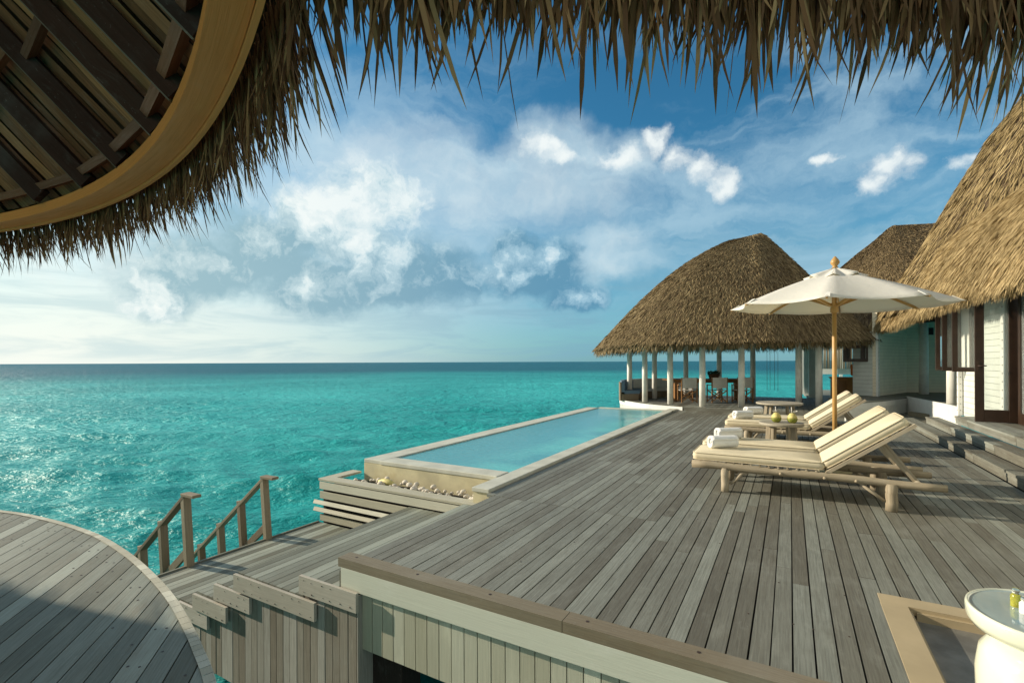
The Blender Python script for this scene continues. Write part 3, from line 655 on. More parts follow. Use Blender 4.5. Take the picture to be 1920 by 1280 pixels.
# pavilion furniture --------------------------------------------------
AX = Vector((math.cos(YAW), math.sin(YAW), 0)); AY = Vector((-math.sin(YAW), math.cos(YAW), 0))
tb = empty('dining_table', (-2.75, 19.6, .1), 'long teak dining table with a rounded end, set under the thatched pavilion', 'table', rz=YAW)
def loc_box(items, name, mat, par, **k):
    mb = MB()
    for c, s in items: mb.box(c, s)
    o = mb.build(name, mat, None, kind='x', **k); del o['kind']; o.parent = par; return o
loc_box([((0, 0, .80), (3.1, .85, .05))], 'table_top', M['chair_wood'], tb, bevel=.02)
for x in (-1.2, 1.25): loc_box([((x, -.15, .39), (.14, .14, .77))], 'leg', M['chair_wood'], tb)
for x in (-1.2, 1.25): loc_box([((x, .28, .39), (.14, .14, .77))], 'leg', M['chair_wood'], tb)
loc_box([((0, -.3, .73), (2.6, .04, .09))], 'apron', M['chair_wood'], tb)
ch = empty('director_chair', (0, 0, .1), 'x', 'chair', 'folding chairs at the dining table')
for sx in (-1, 1):
    loc_box([((sx*.27, -.22, .45), (.035, .04, .90))], 'back_post', M['chair_wood'], ch); loc_box([((sx*.27, .22, .31), (.035, .04, .62))], 'front_post', M['chair_wood'], ch)
    loc_box([((sx*.27, 0, .63), (.045, .5, .025))], 'armrest', M['chair_wood'], ch)
for yb in (-.2, .2):
    mb = MB(); mb.beam((-.26, yb, .04), (.26, yb, .43), .025, .035); mb.beam((.26, yb+.03, .04), (-.26, yb+.03, .43), .025, .035); o = mb.build('cross_brace', M['chair_wood'], None, kind='x'); del o['kind']; o.parent = ch
loc_box([((0, 0, .44), (.52, .44, .015))], 'seat', M['canvas'], ch)
mb = MB(); pr = [(-.275, -.235), (-.14, -.27), (0, -.28), (.14, -.27), (.275, -.235)]
for i in range(4):
    a, b = pr[i], pr[i+1]
    for dy in (0, .01): mb.face([(a[0], a[1]+dy, .52), (b[0], b[1]+dy, .52), (b[0], b[1]+dy, .90), (a[0], a[1]+dy, .90)], smooth=True)
o = mb.build('backrest', M['canvas'], None, kind='x'); del o['kind']; o.parent = ch
ch_l = ['white canvas folding chair at the left end of the dining table', 'white canvas folding chair at the middle of the dining table, below the plant basket', 'white canvas folding chair at the right end of the dining table row']
ctr = Vector((-2.75, 19.6, .1))
for k, dx in enumerate((-.98, .10, 1.02)):
    o = ch if k == 0 else copy_tree(ch); o.location = ctr+AX*dx-AY*.72; o.rotation_euler = (0, 0, YAW+.03*(k-1)); o['label'] = ch_l[k]
bk = empty('plant_basket', tuple(ctr+AX*.28+Vector((0, 0, .83))), 'brown basket of small green plants on the dining table', 'plant')
mb = MB(); mb.lathe([(.16, 0), (.20, .15), (.20, .17), (.17, .17), (.15, .1)], tuple(bk.location), 16); mb.build('basket', M['basket'], bk)
mb = MB()
for k in range(3):
    c0 = np.array(bk.location)+np.array([(-.13, 0, .13)[k]*AX.x, (-.13, 0, .13)[k]*AX.y, .2])
    n = 130; v = rng.normal(0, 1, (n, 3)); v /= np.linalg.norm(v, axis=1)[:, None]; S = np.cross(v, [0, 0, 1.0])+1e-3; S /= np.linalg.norm(S, axis=1)[:, None]
    blades(mb, c0+v*.03, v, np.cross(v, S), S, .10, .03, .3, .1)
mb.build('leaves', M['leaf'], bk)
sf = empty('curved_sofa', (-4.6, 20.2, .1), 'long curved built-in sofa in white fabric, shade painted blue on its left part, at the pavilion rim', 'sofa')
mb, ms, mo = MB(), MB(), MB(); cc = Vector((-3.75, 19.4, 0)); an = [R(212)-R(132)*k/24 for k in range(25)]
def ap(a, r, z): return (cc.x+r*math.cos(a), cc.y+r*math.sin(a)*1.15, z)
for k in range(24):
    a, b = an[k], an[k+1]; mt = 1 if k < 9 else 0  # left part of the sofa takes the painted shade colour
    for (r0, r1, z0, z1, m_) in ((2.02, 2.14, .42, .86, mb), (1.45, 2.02, .36, .48, ms), (1.50, 2.12, .1, .355, mo), (2.142, 2.19, .1, .80, mo)):
        q = [ap(a, r0, z0), ap(b, r0, z0), ap(b, r1, z0), ap(a, r1, z0)]; p = [(x, y, z1) for x, y, _ in q]
        m_.face(p, mat=mt if m_ is not mo else 0); m_.face([q[0], q[1], p[1], p[0]], mat=mt if m_ is not mo else 0); m_.face([q[3], q[2], p[2], p[3]], mat=mt if m_ is not mo else 0)
        if k in (0, 23): e = 0 if k == 0 else 1; m_.face([q[e], q[3-e], p[3-e], p[e]], mat=mt if m_ is not mo else 0)
mb.build('backrest', [M['sofa'], M['sofa_shade']], sf); ms.build('seat', [M['sofa'], M['sofa_shade']], sf); mo.build('base', M['rail'], sf)
mb = MB()
for dx in (0, .10, .25, .36): mb.tube([(-.75+dx, 20.6, .5), (-.75+dx, 20.6, 2.6)], .006, 5)
mb.box((-.57, 20.6, .5), (.5, .3, .03)) if False else None
mb.build('hanging_cords', M['rope'], label='thin cords hanging from the pavilion roof in front of the sea', cat='cord')

# ---------------------------------------------------------------- house on the right
house = empty('thatched_house', (5, 13, 0), 'large white boarded house with tall golden thatched roof above the steps', 'house')
eB = [(3.0, 2.0, 2.9), (2.95, 5, 2.9), (2.92, 9.7, 2.89), (2.87, 10.8, 2.9), (2.82, 12.3, 2.9), (2.77, 14.5, 2.89), (2.64, 17, 2.78), (2.44, 18.3, 2.72), (2.22, 19.0, 2.67)]
tB = [(4.3, 2.0, 5.1), (4.25, 5, 5.1), (4.22, 9.7, 5.12), (4.18, 11.0, 5.12), (4.12, 12.4, 5.1), (4.02, 14.2, 5.06), (3.85, 16.2, 5.0), (3.6, 17.7, 4.7), (3.1, 18.7, 4.15)]
def pair_fn(A, B, bulge, n=6):
    A = np.array(smooth_poly(A, n)); B = np.array(smooth_poly(B, n)); s = np.linspace(0, 1, len(A))
    def F(u, t):
        u = np.clip(u, 0, 1); t = np.asarray(t); e = np.stack([np.interp(u, s, A[:, k]) for k in range(3)], -1); a = np.stack([np.interp(u, s, B[:, k]) for k in range(3)], -1)
        g = e+(a-e)*t[:, None]; g[:, 2] += bulge*np.sin(t*math.pi); g[:, 0] -= bulge*.5*np.sin(t*math.pi); return g
    return F
surf_thatch('lower_roof', pair_fn(eB, tB, .16), 70, 12, 62000, .34, .015, [M['thatch_gold'], M['thatch_base']], house, fringe=8000, fr_len=.30, rb=.62, closed=False, umask=lambda u, t, p: p[:, 1] > 6.5, inner=.16, jit=.12, lift=.05)
profA = np.array([(3.0, 5.6), (3.96, 5.12), (5.2, 4.47), (6.37, 3.9), (7.77, 3.15), (8.67, 2.5), (9.6, 1.6), (10.3, .4)])
def Fa(u, t):
    a = u*2*math.pi; q = t*(len(profA)-1); z = np.interp(q, range(len(profA)), profA[:, 0]); r = np.interp(q, range(len(profA)), profA[:, 1])
    return np.stack([8+r*np.cos(a), 18+r*np.sin(a), z], -1)
surf_thatch('upper_roof', Fa, 64, 16, 56000, .36, .020, [M['thatch_gold'], M['thatch_base']], house, rb=.45, umask=lambda u, t, p: (p[:, 0] < 8.5) & (p[:, 1] < 22.5), jit=.14, lift=.06)

def wallseg(par, pts, z0, z1, mat, name='wall', th=.12):
    mb = MB(); L = 0
    for i in range(len(pts)-1):
        a, b = Vector(pts[i]+(0,)), Vector(pts[i+1]+(0,)); d = (b-a).normalized(); n = Vector((d.y, -d.x, 0)); cam0 = Vector((0, 0, 0))
        if (cam0-a).dot(n) > 0: n = -n
        q = [a, b, b+n*th, a+n*th]
        mb.prism([(p.x, p.y) for p in q], z0, z1)
    return mb.build(name, mat, par)
# white front wall with riveted corner boards, door opening at y 9.6-12.1
wallseg(house, [(3.52, 12.15), (3.52, 13.0)], .45, 3.6, M['white_wall']); wallseg(house, [(3.52, 13.0), (3.52, 15.2)], .30, 1.38, M['white_wall']); wallseg(house, [(3.52, 15.2), (5.3, 15.2)], .3, 3.6, M['white_wall'])
wallseg(house, [(3.52, 3), (3.52, 9.4)], .45, 3.6, M['white_wall']); wallseg(house, [(3.5, 3), (3.5, 15.2)], 2.99, 3.9, M['white_plain'], 'lintel_wall')
mb = MB()
for (x, y, z0) in ((3.44, 15.13, .30), (3.44, 13.05, .45), (3.46, 12.2, .45)):
    mb.box((x+.02, y, (z0+3.0)/2), (.08, .10, 3.0-z0), ax=2)
    for z in np.arange(z0+.12, 2.9, .155): mb.tube([(x-.02, y-.0, z), (x-.027, y, z)], .011, 8, mat=1); mb.tube([(x+.02, y-.05, z), (x+.02, y-.057, z)], .009, 8, mat=1)
mb.build('corner_board', [M['white_plain'], M['bolt']], house, bevel=.004)
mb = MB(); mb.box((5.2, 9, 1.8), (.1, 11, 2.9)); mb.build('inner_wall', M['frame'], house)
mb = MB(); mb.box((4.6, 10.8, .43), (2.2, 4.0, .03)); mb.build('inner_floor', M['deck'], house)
def leaf(par, hinge, ang, w, z0, z1, fr, name, handle=False, pane=True):
    d = Vector((math.cos(ang), math.sin(ang), 0)); h = Vector(hinge+(0,)); g = empty_child(name, par)
    mb = MB()
    for s in (0+fr/2, w-fr/2): p = h+d*s; mb.beam((p.x, p.y, z0), (p.x, p.y, z1), .045, fr, up=tuple(d))
    for z, hh in ((z0+fr*.9, fr*1.8 if handle else fr), (z1-fr/2, fr)):
        hh = hh; a = h+d*fr; b = h+d*(w-fr); mb.beam((a.x, a.y, z0+hh/2 if z < (z0+z1)/2 else z1-hh/2), (b.x, b.y, z0+hh/2 if z < (z0+z1)/2 else z1-hh/2), .043, hh)
    fo = mb.build(name, M['frame'], par, bevel=.004)
    if pane:
        a = h+d*fr*.9; b = h+d*(w-fr*.9); zb = z0+(fr*1.75 if handle else fr*.9); zt = z1-fr*.9; mb = MB(); n = Vector((-d.y, d.x, 0))*.004
        for sg in (1, -1): mb.face([tuple(a+n*sg+Vector((0, 0, zb))), tuple(b+n*sg+Vector((0, 0, zb))), tuple(b+n*sg+Vector((0, 0, zt))), tuple(a+n*sg+Vector((0, 0, zt)))])
        po = mb.build('pane', M['pane'], par); po.parent = fo
    if handle:
        mb = MB(); p = h+d*(w-.04); mb.tube([(p.x, p.y-.03, z0+1.03), (p.x, p.y-.09, z0+1.03), (p.x+.1*d.x*-1, p.y-.09, z0+1.03)], .011, 8); mb.box((p.x, p.y-.026, z0+1.03), (.035, .01, .16)); q = mb.build('handle', M['bolt'], par); q.parent = fo
def empty_child(n, p): return None
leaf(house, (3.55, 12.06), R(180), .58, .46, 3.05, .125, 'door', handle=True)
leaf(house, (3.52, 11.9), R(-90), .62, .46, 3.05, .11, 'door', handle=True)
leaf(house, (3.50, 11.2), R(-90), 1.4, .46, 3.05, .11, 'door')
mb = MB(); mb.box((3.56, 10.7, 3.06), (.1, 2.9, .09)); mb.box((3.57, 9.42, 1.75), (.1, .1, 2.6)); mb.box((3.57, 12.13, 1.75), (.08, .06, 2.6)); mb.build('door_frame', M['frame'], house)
for (hx, hy, a, w) in ((3.5, 13.1, 180, .62), (3.5, 14.0, 180, .59), (3.5, 14.9, 180, .52)): leaf(house, (hx, hy), R(a), w, 1.36, 2.99, .085, 'window')
mb = MB(); mb.box((3.56, 14.1, 1.39), (.1, 2.1, .08)); mb.box((3.56, 14.1, 3.0), (.1, 2.1, .08))
for y in (13.08, 13.75, 14.45, 15.1): mb.box((3.57, y, 2.2), (.08, .07, 1.6))
mb.build('window_frame', M['frame'], house)
mb = MB(); mb.box((3.9, 14.1, 2.2), (.05, 2.2, 1.7)); mb.build('curtain', M['canvas'], house)

# steps up to the house
mb = MB()
for k, (x, z) in enumerate(((2.45, .15), (2.69, .30), (2.93, .45))):
    y1 = (15.6, 14.4, 13.2)[k]; xe = 2.69 if k == 0 else (2.93 if k == 1 else 3.52)
    for (a, b) in ((3.0, 5.2), (5.206, 7.6), (7.606, 10.1), (10.106, 12.4), (12.406, y1)):
        nb = 2 if k < 2 else 5
        for q in range(nb):
            w = (xe-x)/nb; mb.box((x+w*(q+.5)+random.uniform(-.003, .003), (a+b)/2, z-.016), (w-.006, b-a-.004, .032), ax=1)
        mb.box((x+.030, (a+b)/2, z-.062), (.022, b-a-.01, .06), ax=1); mb.box((x+.034, (a+b)/2, z-.122), (.022, b-a-.01, .056), ax=1)
        mb.box((x+.1, b-.05, z-.085), (.14, .05, .10), ax=0)
    mb.box(((x+xe)/2+.05, (3+y1)/2, z-.09), (xe-x-.02, y1-3-.02, .11), mat=1)
mb.build('house_steps', [M['deck'], M['dark']], kind='structure')

# second building with the prow corner, its terrace and columns
bld = empty('side_building', (3.2, 20, .48), 'white boarded building with a sharp corner and dark windows, beyond the terrace', 'house')
wallseg(bld, [(1.77, 19.2), (2.34, 18.65)], .48, 2.5, M['white_wall'])
wallseg(bld, [(2.34, 18.65), (3.51, 21.39), (5.2, 22.0)], .48, 3.4, M['shade_wall'])
mb = MB(); mb.box((2.335, 18.66, 1.5), (.05, .05, 2.04)); mb.build('corner_board', M['white_plain'], bld)
mb = MB(); mb.box((1.82, 18.9, 2.03), (.62, .06, .10)); mb.box((1.82, 18.9, 1.60), (.66, .10, .10)); 
for x in (1.52, 1.66, 1.98, 2.12): mb.box((x, 18.88-.0*x, 2.0), (.07, .07, .85))
mb.box((1.6, 18.92, 2.0), (.12, .03, .8)); mb.box((2.05, 18.92, 2.0), (.12, .03, .8))
mb.build('window', M['frame'], bld)
A_ = [(-1.0, 24.6, 2.6), (.8, 23.0, 2.6), (1.9, 21.2, 2.75), (2.9, 20.4, 2.85), (4.2, 20.2, 2.95), (6.5, 20.2, 3.0), (9, 21, 3.0)]
B_ = [(1.2, 26.0, 4.9), (2.3, 26.67, 6.08), (3.35, 27.27, 7.04), (3.98, 27.63, 7.64), (4.4, 27.87, 7.72), (5.83, 28.7, 7.8), (9, 29.8, 7.8)]
surf_thatch('thatch_roof', pair_fn(A_, B_, .25), 50, 14, 36000, .28, .019, [M['thatch'], M['thatch_base']], bld, fringe=2500, rb=.32, umask=lambda u, t, p: (p[:, 0] < 2.4) | (p[:, 2] > 3.3))
ter = empty('terrace', (3, 17, 0), 'raised wooden terrace with white angled sides between the house and the side building', 'terrace')
tp = [(.2, 12.9+1.2), (.84, 13.9), (1.30, 14.85), (2.32, 17.2), (3.12, 18.95), (3.45, 15.95), (3.47, 15.22), (5.2, 15.22), (5.2, 22.0), (3.51, 21.39), (2.34, 18.7), (1.7, 19.4), (-.1, 19.4)]
tp = [(1.25, 15.4), (2.32, 17.25), (3.12, 18.95), (3.45, 15.95), (3.47, 15.22), (5.2, 15.22), (5.2, 22.0), (3.51, 21.45), (2.3, 19.0), (1.0, 17.5)]
mb = MB(); mb.prism(tp, .43, .48, uvs=1); mb.build('terrace_floor', M['deck'], ter)
def skirt(pts, z0, z1, par, mat, name):
    mb = MB()
    for i in range(len(pts)-1):
        a, b = Vector(pts[i]+(0,)), Vector(pts[i+1]+(0,)); L = (b-a).length; d = (b-a)/L
        mb.beam((a.x, a.y, z1-.07), (b.x, b.y, z1-.07), .05, .14); n = max(2, int(L/.13))
        for k in range(n): p = a+d*L*(k+.5)/n; mb.beam((p.x, p.y, z0), (p.x, p.y, z1-.141), .03, L/n-.012, up=tuple(d))
    return mb.build(name, mat, par)
skirt([(1.25, 15.4), (2.32, 17.25), (3.12, 18.95)], .0, .43, ter, M['white_plain'], 'slatted_skirt')
mb = MB(); mb.prism([(3.09, 18.99), (3.43, 15.95), (3.44, 15.2), (3.5, 15.2), (3.48, 15.95), (3.14, 18.99)], 0.0, .49); mb.build('white_skirt', M['white_plain'], ter)
for x, y in ((3.82, 20.6), (3.62, 16.4)):
    mb = MB(); mb.lathe([(.13, .48), (.125, 2), (.12, 3.3)], (x, y, 0), 22); mb.build('column', M['white_post'], ter)
mb = MB(); mb.box((4.15, 21.45, 2.58), (.16, .14, .24)); mb.box((4.0, 21.4, 2.58), (.1, .06, .06)); mb.build('wall_lamp', M['black'], label='small black wall lamp on the shaded siding behind the terrace column', cat='lamp')
mb = MB(); mb.beam((3.0, 17.85, .06), (3.42, 17.0, .06), .10, .12); mb.build('timber_beam', M['curb'], label='short brown timber beam lying at the foot of the white terrace side', cat='beam')

# far pergola / villa bits seen between the columns
fv = empty('far_terrace', (1.2, 26, .1), 'distant terrace with white square columns and a pale boardwalk beyond the pavilion', 'terrace')
mb = MB(); mb.box((1.9, 25.2, .05), (2.6, 9.0, .08), ax=1); mb.build('boardwalk', M['deck_low'], fv)
for x, y in ((.66, 24.9), (.55, 26.2), (.80, 23.6)): mb = MB(); mb.box((x, y, 1.5), (.26, .26, 2.9)); mb.build('column', M['white_plain'], fv)
for x, y in ((2.35, 31.0), (3.45, 31.0)): mb = MB(); mb.box((x, y, 1.2), (.14, .14, 3.6)); mb.build('post', M['white_plain'], fv)
mb = MB(); mb.box((2.8, 30.4, 1.02), (3.2, .2, .28)); mb.build('white_beam', M['white_plain'], fv)
fe = MB(); x = 1.3
while x < 4.3: r_ = random.uniform(.022, .04); fe.tube([(x, 30.1, 1.16), (x+random.uniform(-.03, .03), 30.1, 2.72+random.uniform(-.06, .1))], r_, 6); x += r_*2+.012
fe.build('stick_fence', M['log'], label='fence of pale upright sticks standing above the white beam far behind the umbrella pole', cat='fence')
cb = empty('bar_cabinet', (1.9, 20.3, .1), 'orange brown teak cabinet standing beyond the far loungers', 'cabinet')
mb = MB(); mb.box((1.75, 20.9, .55), (.95, .5, .82), ax=2); mb.build('body', M['cabinet'], cb, bevel=.01)
mb = MB(); mb.box((1.75, 20.9, .985), (1.05, .58, .05)); mb.build('top', M['cabinet'], cb, bevel=.01)
for dx in (-.24, .24): mb = MB(); mb.box((1.75+dx, 20.635, .53), (.42, .02, .70), ax=2); mb.build('door', M['cabinet'], cb)
mb = MB(); mb.box((2.12, 21.4, 1.25), (.42, .14, .42)); mb.build('orange_cushion', M['orange'], bevel=.05, seg=3, label='bright orange cushion behind the teak cabinet', cat='cushion')
mb = MB(); mb.box((2.02, 19.6, .30), (.30, .30, .34)); mb.build('basket', M['slat'], bevel=.02, label='small pale woven basket on the boards next to the teak cabinet', cat='basket')

# ---------------------------------------------------------------- sun loungers
def cushion(par, L, W, T, M3, c, name):
    """puffy box cushion with rounded plan corners"""
    mb = MB(); n = 9; rc = .06
    def outline(inset):
        out = []
        for (sx, sy, a0) in ((1, -1, -90), (1, 1, 0), (-1, 1, 90), (-1, -1, 180)):
            for k in range(5):
                a = R(a0+90*k/4); out.append((sx*(L/2-rc)+math.cos(a)*(rc-inset), sy*(W/2-rc)+math.sin(a)*(rc-inset)))
        return out
    prof = [(.03, -T/2-.004), (.006, -T/2+.012), (-.006, 0), (.006, T/2-.012), (.03, T/2+.004)]; rings = [[Vector((x, y, z)) for x, y in outline(i)] for i, z in prof]
    rings.append([Vector((x*.55, y*.55, T/2+.014)) for x, y in outline(.03)]); m = len(rings[0])
    tr = lambda p: Vector(c)+M3 @ p
    for i in range(len(rings)-1):
        for k in range(m): mb.face([tr(rings[i][k]), tr(rings[i][(k+1) % m]), tr(rings[i+1][(k+1) % m]), tr(rings[i+1][k])], smooth=True)
    mb.face([tr(p) for p in rings[-1]], smooth=True); mb.face([tr(p) for p in rings[0]][::-1], smooth=True)
    o = mb.build(name, M['cushion'], None, kind='x'); del o['kind']; o.parent = par
    for iz in (1, 3):
        mb = MB(); q = [tr(Vector((x, y, prof[iz][1]+(-.004 if iz == 1 else .004)))) for x, y in outline(.002)]; q.append(q[0]); mb.tube(q, .0055, 6, caps=False)
        p = mb.build('piping', M['piping'], None, kind='x'); del p['kind']; p.parent = o
    return o
def lp(mb, name, mat, par, **k):
    o = mb.build(name, mat, None, kind='x', **k); del o['kind']; o.parent = par; return o
def make_lounger():
    e = empty('sun_lounger', (0, 0, 0), 'x', 'sun lounger', 'cream sun loungers on the deck')
    for y in (0.02, .66):
        rnd0 = (random.random(), random.random()); mb = MB(); pts = [(-1.08+2.46*k/14, y+.006*math.sin(k*1.3), .305+.006*math.sin(k*.9+y)-.012*k/14) for k in range(15)]
        mb.tube(pts, [.048-.009*k/14+.003*math.sin(k*2.1) for k in range(15)], 14, rnd=rnd0, wob=.03)
        for kx in (-.1, .33, .62): mb.tube([(kx, y-.04, .29), (kx+.01, y-.058, .287)], [.02, .009], 8, rnd=rnd0)
        lp(mb, 'side_rail', M['log'], e)
    for x in (-.70, .93):
        for y in (.02, .66):
            mb = MB(); r_ = .045 if x < 0 else .056
            mb.tube([(x, y, .0), (x+.004, y+.003, .09), (x, y, .19), (x, y, .29)], [r_*.98, r_, r_*.96, r_], 14, wob=.02); lp(mb, 'leg', M['log'], e)
    for y in (.02, .66):
        mb = MB(); mb.tube([(-.64, y, .10), (-.56, y, .17), (-.5, y, .25), (-.40, y, .275)], [.016, .022, .022, .012], 8); lp(mb, 'brace', M['log'], e); mb = MB(); mb.tube([(.87, y, .10), (.78, y, .17), (.66, y, .26)], [.016, .018, .018], 8); lp(mb, 'brace', M['log'], e)
    for x in (-.95, 1.16): mb = MB(); mb.tube([(x, .02, .30), (x, .66, .30)], .032, 10, wob=.03); lp(mb, 'cross_bar', M['log'], e)
    mb = MB()
    for x in np.arange(-.98, .36, .095): mb.tube([(x, .0, .345), (x+.004, .68, .345)], .011, 6)
    lp(mb, 'slats', M['log'], e)
    I = Matrix.Identity(3); cushion(e, 1.42, .61, .095, I, (-.37, .34, .405), 'seat_cushion')
    a = R(36.5); M3 = Matrix.Rotation(-a, 3, 'Y'); d = M3 @ Vector((1, 0, 0)); up = M3 @ Vector((0, 0, 1)); h = Vector((.36, .34, .345))
    cushion(e, .93, .61, .095, M3, h+d*.475+up*.075, 'back_cushion')
    mb = MB()
    for y in (.04, .64): mb.beam(tuple(Vector((h.x, y, h.z))), tuple(Vector((h.x, y, h.z))+d*.97), .04, .035, up=tuple(up))
    for k in range(9): c0 = h+d*(.06+.11*k); mb.beam((c0.x, .05, c0.z), (c0.x, .63, c0.z), .03, .016, up=tuple(up))
    lp(mb, 'back_frame', M['log'], e)
    for y in (.12, .56): mb = MB(); c0 = h+d*.62; mb.beam((c0.x, y, c0.z-.02), (c0.x+.30, y, .29), .035, .028); mb.beam((c0.x+.03, y+.05, c0.z-.0), (c0.x+.33, y+.05, .29), .02, .02); lp(mb, 'support_strut', M['log'], e)
    mb = MB(); mb.beam((h.x+.80, .02, .295), (h.x+.80, .66, .295), .05, .03); lp(mb, 'strut_rest', M['log'], e)
    return e
L0 = make_lounger()
lsp = [((0, 6.45), 'cream cushioned sun lounger on a log frame, nearest to the camera'), ((-.02, 7.40), 'cream sun lounger directly behind the nearest one, in front of the umbrella pole'),
       ((-.02, 10.15), 'cream sun lounger behind the umbrella pole, beside the coconut table'), ((-.06, 11.1), 'farthest cream sun lounger, nearest to the pavilion')]
for k, ((x, y), lb) in enumerate(lsp):
    o = L0 if k == 0 else copy_tree(L0); o.location = (x, y, 0); o['label'] = lb; o.rotation_euler = (0, 0, (0, .01, -.01, .012)[k])
def make_towel():
    mb = MB(); n = 40; Rr = .072; Lh = .155; th0 = .014
    sp = []
    for k in range(121):
        a = k/120*2*math.pi*3.6; r = .010+(Rr-.010)*(k/120); sp.append((r*math.cos(a), r*math.sin(a)*.96, r))
    xs = [-Lh+2*Lh*i/12 for i in range(13)]
    for i in range(12):
        for k in range(120):
            w0 = .0025*math.sin(i*2.2+k*.2)
            a, b = sp[k], sp[k+1]; sh0 = .012*math.sin(k*.05); s1 = 1-.0*(i in (0, 11))
            mb.face([(xs[i]+sh0*(i == 0), a[0], a[1]), (xs[i+1], a[0], a[1]), (xs[i+1], b[0], b[1]), (xs[i]+sh0*(i == 0), b[0], b[1])], smooth=True)
    o = mb.build('rolled_towel', M['towel'], None, kind='x'); del o['kind']
    s = o.modifiers.new('sol', 'SOLIDIFY'); s.thickness = .0135; s.offset = 0
    tag(o, 'x', 'towel', 'rolled white towels on the loungers'); return o
T0 = make_towel()
for k, (x, y, rz, lb) in enumerate(((-.76, 6.88, .62, 'rolled white towel at the foot of the nearest sun lounger'), (-.78, 7.72, .60, 'rolled white towel on the second lounger, right behind the nearest towel'),
        (-.80, 10.52, .60, 'rolled white towel on the lounger behind the coconut table'), (-.68, 11.5, .66, 'farthest rolled white towel, partly hidden behind another towel'))):
    o = T0 if k == 0 else T0.copy()
    if k: COL.objects.link(o)
    o.location = (x, y, .466+.072); o.rotation_euler = (R(40+35*k), 0, rz*.55); o.rotation_euler = (Matrix.Rotation(R(36), 3, 'Z') @ Matrix.Rotation(R(-60), 3, 'X')).to_euler(); o.scale = (1.12, 1.12, 1.12); o.location.z = .466+.078; o['label'] = lb

# side tables with coconuts
def side_table(x, y, r, h, label):
    e = empty('side_table', (x, y, 0), label, 'table', 'round wooden side tables')
    mb = MB(); mb.lathe([(r*.97, h-.05), (r, h-.04), (r, h-.008), (r*.985, h)], (x, y, 0), 40); mb.build('table_top', M['table_wood'], e)
    for k in range(4):
        a = R(60+90*k); mb = MB(); mb.beam((x+r*.72*math.cos(a), y+r*.72*math.sin(a), 0), (x+r*.62*math.cos(a), y+r*.62*math.sin(a), h-.05), .05, .085, up=(math.cos(a), math.sin(a), 0)); mb.build('leg', M['log'], e, bevel=.005)
side_table(-.13, 9.2, .33, .58, 'round weathered wood side table carrying two green coconuts'); side_table(-.25, 14.6, .55, .50, 'larger low round wooden table behind the farthest lounger')
for k, (x, y, lb) in enumerate(((-.20, 9.16, 'cut green coconut on the side table, the one farther from the umbrella pole'), (.03, 9.16, 'cut green coconut on the side table, the one nearer the umbrella pole'))):
    e = empty('coconut', (x, y, .58), lb, 'coconut', 'coconut drinks on the side table')
    mb = MB(); mb.lathe([(.035, .0), (.062, .02), (.077, .055), (.075, .075)], (x, y, .58), 20); mb.build('husk', M['coco_husk'], e)
    mb = MB(); mb.lathe([(.0755, .074), (.066, .11), (.035, .155), (.02, .16)], (x, y, .58), 8); mb.build('carved_top', M['coco_flesh'], e)
    mb = MB(); mb.tube([(x-.005, y, .72), (x-.012, y, .84)], .005, 6); mb.build('straw', M['orange'] if False else M['petal'], e)
    mb = MB(); c0 = np.array([x+.03*(k*2-1), y-.01, .755]); n = 7; an_ = np.linspace(0, 6.28, n); v = np.stack([np.cos(an_), np.sin(an_), np.full(n, .4)], 1); v /= np.linalg.norm(v, axis=1)[:, None]; S = np.stack([-np.sin(an_), np.cos(an_), np.zeros(n)], 1)
    blades(mb, np.tile(c0, (n, 1)), v, np.cross(v, S), S, .05, .028, .1, .1); mb.build('flower', M['petal'], e)

# umbrella ------------------------------------------------------------
ux, uy = .556, 8.37
um = empty('parasol', (ux, uy, 0), 'large white canvas parasol on a teak pole between the loungers', 'umbrella')
mb = MB(); mb.tube([(ux, uy, 0), (ux, uy, 1.3), (ux, uy, 2.90)], .029, 16, rnd=(.5, .5)); mb.build('pole', M['teak'], um)
mb = MB(); mb.lathe([(.21, 0), (.21, .05), (.09, .07), (.05, .09), (.05, .30), (.0, .30)], (ux, uy, 0), 24); mb.build('base', M['stone'], um)
Rc, zr, za = 1.40, 2.386, 2.89; tilt = Matrix.Rotation(R(.66), 3, 'X') @ Matrix.Rotation(R(1.17), 3, 'Y')
fwd = math.pi/2+YAW; a0 = -1.691
piv = Vector((ux, uy, zr))
def up_(r, a, z): return piv+tilt @ Vector((r*math.cos(a), r*math.sin(a), z-zr))
can = MB(); nseg, nr_ = 8, 10
def cz(q): return zr+(za-zr)*(1-q)**1.02+.03*math.sin(q*math.pi)
for s in range(8):
    for w in range(nseg):
        for i in range(nr_):
            P = []
            for (ww, ii) in ((w, i), (w+1, i), (w+1, i+1), (w, i+1)):
                f = ww/nseg; q = (.13+.87*ii/nr_); aL, aR = a0+s*math.pi/4, a0+(s+1)*math.pi/4
                pl, pr_ = up_(Rc*q, aL, cz(q)), up_(Rc*q, aR, cz(q)); p = pl.lerp(pr_, f); sag = math.sin(f*math.pi); edge_in = .035*sag*q
                p = p+Vector((0, 0, -.035*sag*q))+(piv-p)*Vector((1, 1, 0)).x*edge_in*.0; c0 = Vector((piv.x-p.x, piv.y-p.y, 0)); p = p+c0*(.055*sag*q*q)
                P.append(p)
            can.face(P, smooth=True)
o = can.build('canopy', M['canvas'], um, merge=True); s = o.modifiers.new('s', 'SOLIDIFY'); s.thickness = .004
mt, tt, bb = new_mat('canopy_canvas'); bb.inputs['Base Color'].default_value = (.86, .86, .83, 1); bb.inputs['Roughness'].default_value = .85
